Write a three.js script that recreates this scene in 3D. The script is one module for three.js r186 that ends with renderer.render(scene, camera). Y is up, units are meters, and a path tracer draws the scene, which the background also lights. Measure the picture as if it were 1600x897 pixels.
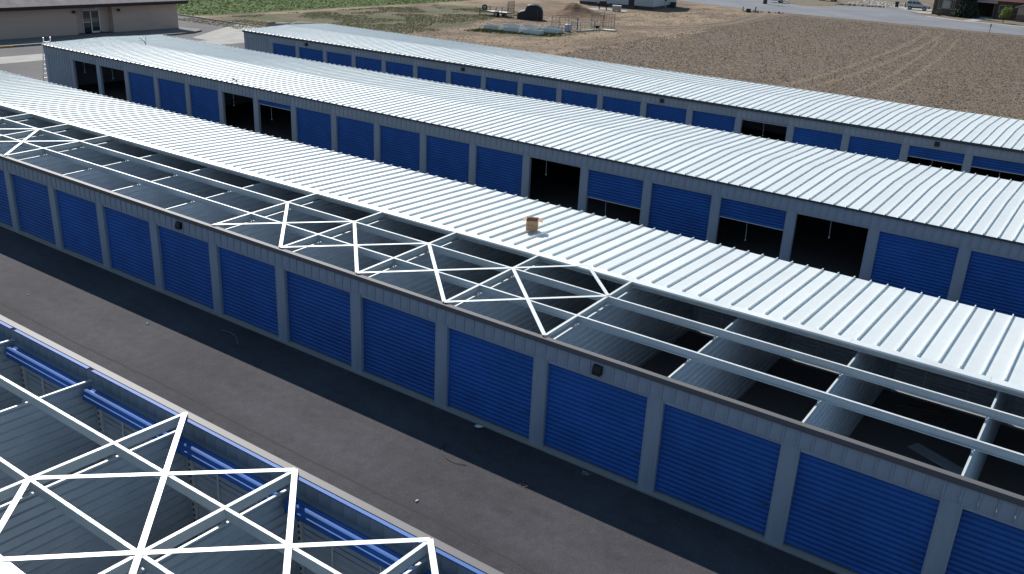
import * as THREE from 'three';
import { mergeGeometries } from 'three/addons/utils/BufferGeometryUtils.js';

/* ------------------------------------------------ camera, sky, sun, exposure */
const scene = new THREE.Scene();
const camera = new THREE.PerspectiveCamera(35.28, 1600 / 897, 0.1, 2000);
camera.position.set(34.8285, 11.9132, 16.3937);
camera.rotation.set(-0.380106, 0.59849, 0.0505, 'YXZ');
scene.add(camera);

const sunDir = new THREE.Vector3(-1.0, 1.0, -0.533).normalize();
// clear spring sky: pale at the horizon, deeper blue overhead, brighter towards the sun
{
  const W = 256, Hh = 128, d = new Float32Array(W * Hh * 4), v = new THREE.Vector3(), SKY = 0.88;
  const hor = [0.34, 0.43, 0.50], zen = [0.08, 0.18, 0.32];
  for (let j = 0; j < Hh; j++) for (let i = 0; i < W; i++) {
    const el = ((j + 0.5) / Hh - 0.5) * Math.PI, az = ((i + 0.5) / W - 0.5) * 2 * Math.PI;
    v.set(Math.cos(el) * Math.cos(az), Math.sin(el), Math.cos(el) * Math.sin(az));
    const t = Math.pow(Math.max(0, Math.sin(el)), 0.5), c = Math.max(0, v.dot(sunDir)), glow = 0.35 * Math.pow(c, 6) + 0.5 * Math.pow(c, 40), q = (j * W + i) * 4;
    for (let k = 0; k < 3; k++) d[q + k] = SKY * (hor[k] + (zen[k] - hor[k]) * t) * (1 + glow * [1.25, 1.05, 0.85][k]);
    d[q + 3] = 1;
  }
  const t = new THREE.DataTexture(d, W, Hh, THREE.RGBAFormat, THREE.FloatType);
  t.mapping = THREE.EquirectangularReflectionMapping; t.magFilter = t.minFilter = THREE.LinearFilter; t.wrapS = THREE.RepeatWrapping; t.needsUpdate = true;
  scene.background = t; scene.environment = t;
}

const sun = new THREE.DirectionalLight(new THREE.Color().setRGB(1.0, 0.95, 0.89), 4.6);
sun.position.copy(sunDir).multiplyScalar(150).add(new THREE.Vector3(0, 0, -30));
sun.target.position.set(0, 0, -30);
sun.castShadow = true;
Object.assign(sun.shadow.camera, { left: -110, right: 110, top: 110, bottom: -110, near: 1, far: 500 });
sun.shadow.mapSize.set(4096, 4096);
scene.add(sun, sun.target);

const renderer = new THREE.WebGLRenderer({ antialias: true });
renderer.toneMapping = THREE.LinearToneMapping;
renderer.toneMappingExposure = 1.15;
renderer.shadowMap.enabled = true;

/* ------------------------------------------------ helpers */
let seed = 12345;
const rnd = () => { seed = (seed * 1664525 + 1013904223) >>> 0; return seed / 4294967296; };
const rr = (a, b) => a + (b - a) * rnd();
const V = (x, y, z) => new THREE.Vector3(x, y, z);
const L = (r, g, b) => new THREE.Color().setRGB(r, g, b);

const taken = {};
function numbered(n) { const k = taken[n] = (taken[n] ?? -1) + 1; return k ? `${n}_${String(k).padStart(3, '0')}` : n; }
function shade(o) { o.castShadow = true; o.receiveShadow = true; return o; }
function part(name, geo, mat, parent, x = 0, y = 0, z = 0) {
  const m = shade(new THREE.Mesh(geo, mat)); m.name = name; m.position.set(x, y, z); parent.add(m); return m;
}
function thing(name, label, category, [x, y, z] = [0, 0, 0], turn = 0, group) {
  const o = new THREE.Group(); o.name = numbered(name); o.position.set(x, y, z); o.rotation.y = turn;
  o.userData = { label, category }; if (group) o.userData.group = group; scene.add(o); return o;
}
function single(name, geo, mat, label, category, [x, y, z] = [0, 0, 0], turn = 0, group) {
  const m = part(numbered(name), geo, mat, scene, x, y, z); m.rotation.y = turn;
  m.userData = { label, category }; if (group) m.userData.group = group; return m;
}
function copyOf(o, label, [x, y, z], turn) {
  const c = o.clone(); c.userData = { ...o.userData, label }; c.name = numbered(o.name.replace(/_\d{3}$/, ''));
  c.position.set(x, y, z); c.rotation.y = turn; scene.add(c); return c;
}
const bx = (x0, x1, y0, y1, z0, z1) => new THREE.BoxGeometry(x1 - x0, y1 - y0, z1 - z0).translate((x0 + x1) / 2, (y0 + y1) / 2, (z0 + z1) / 2);
const mg = (...g) => mergeGeometries(g.flat().map(a => { const b = a.index ? a.toNonIndexed() : a; for (const k of Object.keys(b.attributes)) if (!['position', 'normal', 'uv'].includes(k)) b.deleteAttribute(k); return b; }));
function bar(a, b, w, h = w) {               // box bar from a to b, w across, h along "up"
  const d = b.clone().sub(a), l = d.length();
  const g = new THREE.BoxGeometry(w, h, l);
  const m = new THREE.Matrix4().lookAt(a, b, Math.abs(d.y) / l > 0.99 ? V(1, 0, 0) : V(0, 1, 0));
  return g.applyMatrix4(m).translate((a.x + b.x) / 2, (a.y + b.y) / 2, (a.z + b.z) / 2);
}
function rod(a, b, r, n = 6) {
  const d = b.clone().sub(a), g = new THREE.CylinderGeometry(r, r, d.length(), n);
  return g.applyQuaternion(new THREE.Quaternion().setFromUnitVectors(V(0, 1, 0), d.normalize())).translate((a.x + b.x) / 2, (a.y + b.y) / 2, (a.z + b.z) / 2);
}
const tube = (pts, r, seg = 40, rad = 5) => new THREE.TubeGeometry(new THREE.CatmullRomCurve3(pts), seg, r, rad);
// profile [[u, v], ...] in a plane swept along x from x0 to x1 (open strip, flat faces); u -> z, v -> y
function strip(profile, x0, x1, nx = 1) {
  const pos = [], uv = []; let s = 0;
  for (let i = 0; i < profile.length - 1; i++) {
    const [z0, y0] = profile[i], [z1, y1] = profile[i + 1], ds = Math.hypot(z1 - z0, y1 - y0);
    for (let k = 0; k < nx; k++) {
      const a = x0 + (x1 - x0) * k / nx, b = x0 + (x1 - x0) * (k + 1) / nx;
      pos.push(a, y0, z0, b, y0, z0, b, y1, z1, a, y0, z0, b, y1, z1, a, y1, z1);
      uv.push(a, s, b, s, b, s + ds, a, s, b, s + ds, a, s + ds);
    }
    s += ds;
  }
  const g = new THREE.BufferGeometry();
  g.setAttribute('position', new THREE.Float32BufferAttribute(pos, 3));
  g.setAttribute('uv', new THREE.Float32BufferAttribute(uv, 2));
  g.computeVertexNormals(); return g;
}
const rect = (x0, x1, z0, z1) => [[x0, z0], [x1, z0], [x1, z1], [x0, z1]];
function sheet(name, poly, y, mat, kind = 'structure') {       // flat ground sheet, uv in metres
  const s = new THREE.Shape(poly.map(([x, z]) => new THREE.Vector2(x, -z)));
  const g = new THREE.ShapeGeometry(s, 24).rotateX(-Math.PI / 2);
  const m = part(numbered(name), g, mat, scene, 0, y, 0); m.userData.kind = kind; return m;
}
// smooth closed outline through control points
const blob = (pts, n = 60) => new THREE.CatmullRomCurve3(pts.map(([x, z]) => V(x, 0, z)), true).getPoints(n).slice(0, -1).map(v => [v.x, v.z]);

/* ------------------------------------------------ tileable noise and textures */
const H = new Uint32Array(65536); { let s = 99; for (let i = 0; i < 65536; i++) { s = (s * 1664525 + 1013904223) >>> 0; H[i] = s; } }
const hash = (x, y, k) => H[(H[(x * 73 + y * 1999 + k * 7919) & 65535] >>> 9 ^ (x * 31 + y * 57)) & 65535] / 4294967296;
function vn(u, v, per, k = 0, py = per) {
  const x = u * per, y = v * py, xi = Math.floor(x), yi = Math.floor(y); let fx = x - xi, fy = y - yi;
  fx = fx * fx * (3 - 2 * fx); fy = fy * fy * (3 - 2 * fy);
  const w = a => ((a % per) + per) % per, h = a => ((a % py) + py) % py, a = hash(w(xi), h(yi), k), b = hash(w(xi + 1), h(yi), k), c = hash(w(xi), h(yi + 1), k), d = hash(w(xi + 1), h(yi + 1), k);
  return a + (b - a) * fx + (c - a) * fy + (a - b - c + d) * fx * fy;
}
const fb = (u, v, per, oct, k = 0) => { let s = 0, a = 0.5, t = 0; for (let o = 0; o < oct; o++) { s += a * vn(u, v, per << o, k + o * 13); t += a; a *= 0.55; } return s / t; };
function tex(n, fn, tile, srgb = true, m = n) {      // tile: metres per repeat
  const d = new Uint8Array(n * m * 4);
  for (let j = 0; j < m; j++) for (let i = 0; i < n; i++) {
    const c = fn(i / n, j / m), q = (j * n + i) * 4, arr = Array.isArray(c);
    for (let k = 0; k < 3; k++) d[q + k] = Math.max(0, Math.min(255, (arr ? c[k] : c) * 255));
    d[q + 3] = 255;
  }
  const t = new THREE.DataTexture(d, n, m); t.wrapS = t.wrapT = THREE.RepeatWrapping;
  t.magFilter = THREE.LinearFilter; t.minFilter = THREE.LinearMipmapLinearFilter; t.generateMipmaps = true; t.anisotropy = 8;
  if (srgb) t.colorSpace = THREE.SRGBColorSpace;
  if (tile) t.repeat.set(1 / tile, 1 / tile);
  t.needsUpdate = true; return t;
}
const mix3 = (a, b, t) => [a[0] + (b[0] - a[0]) * t, a[1] + (b[1] - a[1]) * t, a[2] + (b[2] - a[2]) * t];
const sm = (a, b, x) => { x = Math.max(0, Math.min(1, (x - a) / (b - a))); return x * x * (3 - 2 * x); };

const S = (o) => new THREE.MeshStandardMaterial(o);
// asphalt of the alleys: dark, fine aggregate, broad dusty patches
const asphaltMap = tex(1024, (u, v) => {
  const big = fb(u, v, 3, 4, 1), fine = vn(u, v, 512, 5), mid = fb(u, v, 40, 3, 9);
  const b = 0.252 + (big - 0.5) * 0.07 + (mid - 0.5) * 0.05 + (fine - 0.5) * 0.07 + (fine > 0.988 ? 0.08 : 0) + (vn(u, v, 2, 77, 14) - 0.5) * 0.05 + (vn(u, v, 5, 78, 40) - 0.5) * 0.022;
  return [b * 1.0, b * 0.975, b * 1.05];
}, 9);
const asphaltBump = tex(512, (u, v) => vn(u, v, 256, 5) * 0.7 + vn(u, v, 64, 6) * 0.3, 4.5, false);
const asphaltM = S({ map: asphaltMap, roughness: 0.93, bumpMap: asphaltBump, bumpScale: 0.004 });
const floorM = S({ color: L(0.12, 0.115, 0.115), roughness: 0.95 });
const lotMap = tex(512, (u, v) => { const b = 0.39 + (fb(u, v, 4, 5, 3) - 0.5) * 0.12 + (vn(u, v, 256, 5) - 0.5) * 0.06; return [b * 1.02, b * 0.985, b]; }, 14);
const lotM = S({ map: lotMap, roughness: 0.95 });
const roadMap = tex(512, (u, v) => { const b = 0.475 + (fb(u, v, 5, 5, 8) - 0.5) * 0.12 + (vn(u, v, 256, 2) - 0.5) * 0.05; return [b * 0.98, b, b * 1.05]; }, 22);
const roadM = S({ map: roadMap, roughness: 0.9 });
const concMap = tex(512, (u, v) => { const b = 0.61 + (fb(u, v, 6, 5, 21) - 0.5) * 0.16 + (vn(u, v, 256, 2) - 0.5) * 0.05; return [b * 1.015, b, b * 0.97]; }, 6);
const concM = S({ map: concMap, roughness: 0.9 });
// bare dirt
const dirtMap = tex(1024, (u, v) => {
  const a = fb(u, v, 4, 5, 31), f = fb(u, v, 120, 3, 37), st = fb(u, v * 0.5 + a * 0.05, 24, 3, 44);
  let c = mix3([0.40, 0.335, 0.27], [0.56, 0.485, 0.395], sm(0.3, 0.72, a * 0.6 + st * 0.4));
  const k = 1 + (f - 0.5) * 0.35; return c.map(x => x * k);
}, 34);
const bumpDirt = tex(512, (u, v) => fb(u, v, 60, 4, 3), 12, false);
const dirtM = S({ map: dirtMap, roughness: 1, bumpMap: bumpDirt, bumpScale: 0.05 });
// stubble field: clods, straw and dark gaps at 10 to 40 cm
const fieldMap = tex(1024, (u, v) => {
  const a = fb(u, v, 5, 4, 61), c1 = vn(u, v, 96, 62), c2 = vn(u, v, 170, 63), c3 = vn(u, v, 340, 64);
  const t = c1 * 0.35 + c2 * 0.4 + c3 * 0.25;
  let c = mix3([0.31, 0.262, 0.215], [0.465, 0.40, 0.325], sm(0.28, 0.74, t));
  if (c2 > 0.8 && c3 > 0.45) c = mix3(c, [0.66, 0.58, 0.47], 0.6);
  c = mix3(c, [0.43, 0.375, 0.345], 0.35 * sm(0.4, 0.6, a));
  return c;
}, 26);
const fieldBump = tex(1024, (u, v) => vn(u, v, 96, 62) * 0.5 + vn(u, v, 170, 63) * 0.5, 26, false);
const fieldM = S({ map: fieldMap, roughness: 1, bumpMap: fieldBump, bumpScale: 0.045 });
const lawnMap = tex(512, (u, v) => { const a = fb(u, v, 5, 4, 71), f = fb(u, v, 90, 3, 72); return mix3([0.22, 0.31, 0.10], [0.34, 0.41, 0.16], a * 0.6 + f * 0.4); }, 18);
const lawnM = S({ map: lawnMap, roughness: 1, bumpMap: bumpDirt, bumpScale: 0.08 });
const weedMap = tex(512, (u, v) => { const a = fb(u, v, 6, 5, 81), f = fb(u, v, 70, 3, 82); const c = mix3([0.47, 0.42, 0.33], [0.32, 0.34, 0.19], sm(0.42, 0.6, a * 0.55 + f * 0.45)); return c.map(x => x * (0.9 + 0.25 * (f - 0.5))); }, 26);
const weedM = S({ map: weedMap, roughness: 1, bumpMap: bumpDirt, bumpScale: 0.1 });
const trackM = S({ map: tex(256, (u, v) => { const t = fb(u, v, 30, 3, 91); return mix3([0.385, 0.335, 0.28], [0.525, 0.46, 0.38], t); }, 6), roughness: 1 });
// metals
const spangle = tex(512, (u, v) => { const a = vn(u, v, 60, 11), b = fb(u, v, 8, 4, 12); return 0.42 + 0.22 * a + 0.30 * b; }, 1.6, false);
const metalVar = tex(512, (u, v) => { const b = 0.93 + (fb(u, v, 4, 4, 15) - 0.5) * 0.14 + (vn(u, v, 90, 16) - 0.5) * 0.03; return b; }, 3.2);
const oil = tex(256, (u, v) => fb(u, v, 4, 2, 18), 1.9, false);
const roofVar = tex(256, (u, v) => 0.965 + (fb(u, v, 3, 3, 15) - 0.5) * 0.06 + (vn(u, v, 60, 16) - 0.5) * 0.02, 2.7);
const roofMs = [[0.93, 0.965, 0.955], [0.95, 0.975, 0.965], [0.91, 0.95, 0.945]].map((c, i) => S({ color: L(...c), map: roofVar, metalness: 0.34, roughness: 0.4 + i * 0.03, bumpMap: oil, bumpScale: 0.004 }));
const galvM = S({ color: L(0.74, 0.79, 0.8), map: metalVar, metalness: 0.25, roughness: 0.8, roughnessMap: spangle });
const strapM = S({ color: L(0.74, 0.79, 0.8), map: metalVar, metalness: 0.4, roughness: 0.55 });
const partM = S({ color: L(0.62, 0.70, 0.78), map: metalVar, metalness: 0.4, roughness: 0.62, roughnessMap: spangle });
// paints
const dustMap = tex(256, (u, v) => 0.93 + (fb(u, v, 5, 5, 5) - 0.5) * 0.2, 3.1);
const wallM = S({ color: L(0.42, 0.475, 0.55), map: dustMap, roughness: 0.5 });
const blueM = S({ color: L(0.02, 0.135, 0.48), map: dustMap, roughness: 0.6 });
const blueMs = [0, 1, 2].map(i => { const m = blueM.clone(); m.color.multiplyScalar([1, 0.93, 1.07][i]); m.roughness = [0.6, 0.52, 0.66][i]; m.map = dustMap.clone(); m.map.offset.set(i * 0.37, i * 0.21); m.map.needsUpdate = true; return m; });
const doorBackM = S({ color: L(0.52, 0.56, 0.6), map: dustMap, roughness: 0.6 });
const capM = S({ color: L(0.15, 0.145, 0.15), map: dustMap, roughness: 0.55 });
const trimM = S({ color: L(0.06, 0.085, 0.105), map: dustMap, roughness: 0.5 });
const stripM = S({ color: L(0.66, 0.68, 0.68), roughness: 0.7 });
const blackM = S({ color: L(0.012, 0.012, 0.014), roughness: 0.55 });
const rubberM = S({ color: L(0.02, 0.02, 0.021), roughness: 0.9 });
const whiteM = S({ color: L(0.72, 0.72, 0.71), roughness: 0.6 });
const glassM = new THREE.MeshPhysicalMaterial({ color: L(0.02, 0.025, 0.03), roughness: 0.08, metalness: 0, clearcoat: 1 });
const darkM = S({ color: L(0.05, 0.045, 0.045), roughness: 0.8 });

/* ------------------------------------------------ ground */
const FAR = 700;
sheet('ground', rect(-FAR, FAR, -FAR, FAR), -0.03, dirtM);
const ZB = 0, ZC = -16.706, ZD = -33.351, ZA = 7.4, DP = 9.144;
sheet('asphalt_yard', rect(-29.5, 60, -45.2, 40), 0, asphaltM);
sheet('parking_lot', [[-110, 40], [-29.5, 40], [-29.5, -45.2], [-34, -53.2], [-66, -53.2], [-66, -46], [-110, -46]], -0.008, lotM);
sheet('concrete_gutter', rect(-42.6, -39.2, -54, 40), 0.002, concM);
sheet('concrete_apron', [[-39.2, -41.5], [-39.2, -53.2], [-52.5, -53.2], [-49, -47.4], [-45, -41.5]], 0.006, concM);
{ // field and the bare ground beside it
  const pts = [[-17, -45.6], [-15.5, -60], [-14.2, -75], [-15, -92], [-18, -110], [-22, -128], [-20.5, -141]];
  const edge = new THREE.CatmullRomCurve3(pts.map(([x, z]) => V(x, 0, z))).getPoints(60).map(v => [v.x + rr(-0.5, 0.5), v.z]);
  sheet('stubble_field', [...edge, [-12, -145.6], [90, -144.3], [90, -45.6]], -0.018, fieldM);
}
sheet('lawn', [[-64, -53.4], [-61.6, -57], [-62, -75], [-61.8, -95], [-63, -115], [-70, -180], [-300, -180], [-300, -53.4]], -0.014, lawnM);
sheet('weedy_ground', blob([[-56, -54], [-40, -46.5], [-37, -58], [-37.5, -68], [-40, -84], [-45, -94], [-56, -100], [-59.5, -90], [-59, -70], [-59.5, -58]]), -0.02, weedM);
sheet('weed_patch', blob([[-34.5, -73], [-29, -72.5], [-25, -75], [-24, -81], [-26, -83], [-30, -79], [-34.5, -77]]), -0.019, weedM);
{ // kerb between the lawn and the lot
  const k = new THREE.BoxGeometry(34, 0.14, 0.16);
  single('lawn_kerb', k, concM, 'low concrete kerb between the parking lot and green lawn', 'kerb', [-49.5, 0.06, -53.35]);
}
{ // paving joint along the alley
  const a = [], b = []; for (let x = -29; x <= 45; x += 0.4) { const z = 3.92 + 0.03 * Math.sin(x * 0.7) + rr(-0.02, 0.02); a.push([x, z + rr(0.015, 0.04)]); b.unshift([x, z - rr(0.015, 0.04)]); }
  sheet('paving_joint', [...a, ...b], 0.003, S({ color: L(0.05, 0.046, 0.047), roughness: 1 }));
}
// wheel tracks across the field: pale beaten soil, uneven edges
function track(name, pts, w) {
  const c = new THREE.CatmullRomCurve3(pts.map(([x, z]) => V(x, 0, z))).getSpacedPoints(90), a = [], b = [];
  for (let i = 0; i < c.length; i++) {
    const t = c[Math.min(i + 1, c.length - 1)].clone().sub(c[Math.max(i - 1, 0)]).normalize(), n = V(-t.z, 0, t.x);
    const p = c[i].clone().addScaledVector(n, w * rr(0.35, 0.62)), q = c[i].clone().addScaledVector(n, -w * rr(0.35, 0.62));
    a.push([p.x, p.z]); b.unshift([q.x, q.z]);
  }
  sheet(name, [...a, ...b], -0.011 + 0.0005 * (track.n = (track.n || 0) + 1), trackM);
}
for (const o of [0, 2.0]) {
  track('wheel_track', [[4.6 + o * 1.2, -137], [6.8 + o, -118], [8.2 + o, -95], [8.6 + o, -75], [8.2 + o, -58]], 0.75);
  track('wheel_track', [[8.4 + o * 1.1, -128], [11 + o, -108], [12.4 + o, -92], [13.4 + o, -80], [13.9 + o, -66]], 0.55);
  track('wheel_track', [[-24 + o, -141.5], [-21.6 + o, -125], [-20.6 + o, -113], [-23.2 + o, -101], [-30 + o, -92]], 0.95);
}
// road and far side
const roadPts = [[-140, -190], [-80, -171], [-45, -152.6], [-38, -149.6], [-26, -145.6], [-12, -146.2], [90, -144.8], [90, -163.5], [16, -165], [4, -165.6], [-2, -169], [-6.5, -177], [-9.5, -184], [-15, -184.5], [-21, -180], [-22.5, -170], [-26, -168], [-36, -180], [-60, -230], [-140, -300]];
sheet('road', roadPts, -0.004, roadM);
sheet('road_pavement', [[90, -163.5], [16, -165], [4, -165.6], [-2, -169], [-3.5, -171.5], [-2.6, -171.6], [4.5, -167.2], [16, -166.6], [90, -165.2]], 0.004, concM);
sheet('driveway', [[-9.5, -183.6], [-5.5, -177.2], [-3.4, -178], [-3.6, -193], [-14, -193], [-13, -187.5]], 0.002, concM);
sheet('front_path', [[4.0, -166.9], [6.0, -166.7], [6.9, -180.2], [5.0, -180.2]], 0.012, concM);
const yardM = S({ map: tex(256, (u, v) => mix3([0.38, 0.35, 0.29], [0.5, 0.45, 0.38], fb(u, v, 20, 4, 7)), 12), roughness: 1 });
sheet('front_yard', [[-2.6, -171.6], [4.5, -167.2], [16, -166.6], [90, -165.2], [90, -230], [-3.3, -230], [-3.3, -178]], -0.012, yardM);
sheet('far_verge', [[-21.8, -181], [-15, -186], [-14, -193], [-14, -260], [-80, -260], [-36, -181], [-26, -170]], -0.01, yardM);

/* ------------------------------------------------ storage buildings */
const P = 3.048, JW = 0.39, HEAD = 2.379, CAP = 2.966, RY = CAP + 0.03, SL = 0.0281, RD = DP / 2;
const roofY = z => RY + SL * (RD - Math.abs(z + RD));       // local z, 0 at the front to -DP
// roll-up curtain: rounded horizontal corrugations, 80 mm pitch
const curtainCache = {};
function curtainGeo(h) {
  const key = h.toFixed(2); if (curtainCache[key]) return curtainCache[key];
  const n = Math.max(1, Math.round(h / 0.125)), pr = [];
  for (let i = 0; i <= n * 10; i++) { const f = (i % 10) / 10; const d = f < 0.5 ? Math.sin(Math.PI * f) : f < 0.62 ? 1 : Math.cos((f - 0.62) / 0.38 * Math.PI / 2); pr.push([0.034 * d, i / (n * 10) * h]); }
  const g = strip(pr, 0, P - JW + 0.06);
  // smooth normals across the profile
  return curtainCache[key] = g;
}
const rollGeo = (() => {
  const s = new THREE.Shape(), N = 40;
  for (let i = 0; i < N; i++) { const a = i / N * Math.PI * 2, r = 0.125 + 0.022 * (Math.sin(a * 7) > 0.1 ? 1 : 0); s[i ? 'lineTo' : 'moveTo'](Math.cos(a) * r, Math.sin(a) * r); }
  return new THREE.ExtrudeGeometry(s, { depth: P - 0.24, bevelEnabled: false }).rotateY(Math.PI / 2);
})();
const jambGeo = mg(bx(0, JW, 0, HEAD, -0.14, 0), bx(0.0, 0.03, 0, HEAD, 0, 0.006), bx(JW - 0.03, JW, 0, HEAD, 0, 0.006));
const fasciaGeo = mg(bx(0.004, 0.3008, 0, CAP - 0.1 - HEAD, -0.02, 0), bx(0, 0.03, 0, CAP - 0.1 - HEAD, -0.001, 0.024));
const latchGeo = mg(bx(-0.07, 0.02, -0.014, 0.014, 0, 0.02), bx(-0.02, 0.05, -0.008, 0.008, 0.015, 0.025));
const packGeo = (() => { const s = new THREE.Shape([[0, 0], [0.2, 0], [0.2, 0.1], [0.13, 0.27], [0, 0.27]].map(a => new THREE.Vector2(...a))); return new THREE.ExtrudeGeometry(s, { depth: 0.3, bevelEnabled: true, bevelSize: 0.012, bevelThickness: 0.012, bevelSegments: 2 }).rotateY(-Math.PI / 2); })();
// partition: sheet along z with horizontal ribs
function partitionGeo(len, h) {
  const pr = [], pitch = 0.19; let y = 0;
  while (y < h - 0.02) { const e = Math.min(y + pitch, h); pr.push([0, y], [0, e - 0.075], [0.042, e - 0.058], [0.042, e - 0.02], [0, e]); y = e; }
  const g = strip(pr, 0, len, 6).rotateY(Math.PI / 2);            // x -> -z, z -> x
  const p = g.attributes.position;
  for (let i = 0; i < p.count; i++) { const z = p.getZ(i) - 0.16; p.setY(i, p.getY(i) * (1 + SL * (RD - Math.abs(z + RD)) / h)); }
  g.computeVertexNormals(); return g;
}
const PARTH = 2.66;
const partGeo = partitionGeo(DP - 0.3, PARTH);
function purlinGeo(len) { return strip([[0.055, 0.178], [0.062, 0.2], [0, 0.2], [0, 0], [0.062, 0], [0.062, 0.02]], 0, len); }
function panelGeo(dir, z0, z1) {        // one roof panel with its standing seam at the low-x edge; dir: +1 front slope
  const W = 0.4572, y = z => roofY(z), pos = [], uv = [];
  const RH = 0.06, prof = [[0, 0], [0.004, 0.01], [0.01, RH], [0.036, RH], [0.042, 0.01], [0.046, 0], [0.16, 0.003], [0.3, 0.002], [W + 0.002, 0]];
  const n = 4;
  for (let k = 0; k < n; k++) {
    const a = z0 + (z1 - z0) * k / n, b = z0 + (z1 - z0) * (k + 1) / n;
    for (let i = 0; i < prof.length - 1; i++) {
      const [x0, h0] = prof[i], [x1, h1] = prof[i + 1];
      pos.push(x0, y(a) + h0, a, x1, y(a) + h1, a, x1, y(b) + h1, b, x0, y(a) + h0, a, x1, y(b) + h1, b, x0, y(b) + h0, b);
      uv.push(x0, a, x1, a, x1, b, x0, a, x1, b, x0, b);
    }
  }
  for (const z of [z0, z1]) { pos.push(0.004, y(z) + 0.01, z, 0.01, y(z) + RH, z, 0.036, y(z) + RH, z, 0.004, y(z) + 0.01, z, 0.036, y(z) + RH, z, 0.042, y(z) + 0.01, z); uv.push(0, 0, 0, 0.1, 0.1, 0.1, 0, 0, 0.1, 0.1, 0.1, 0); }
  const g = new THREE.BufferGeometry();
  g.setAttribute('position', new THREE.Float32BufferAttribute(pos, 3)); g.setAttribute('uv', new THREE.Float32BufferAttribute(uv, 2));
  g.computeVertexNormals();
  const nn = g.attributes.normal; for (let i = 0; i < nn.count; i++) if (nn.getY(i) < -0.01) nn.setXYZ(i, -nn.getX(i), -nn.getY(i), -nn.getZ(i));
  return g;
}
const frontPanel = panelGeo(1, 0.1, -RD), backPanel = panelGeo(-1, -RD, -DP - 0.13);

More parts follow.
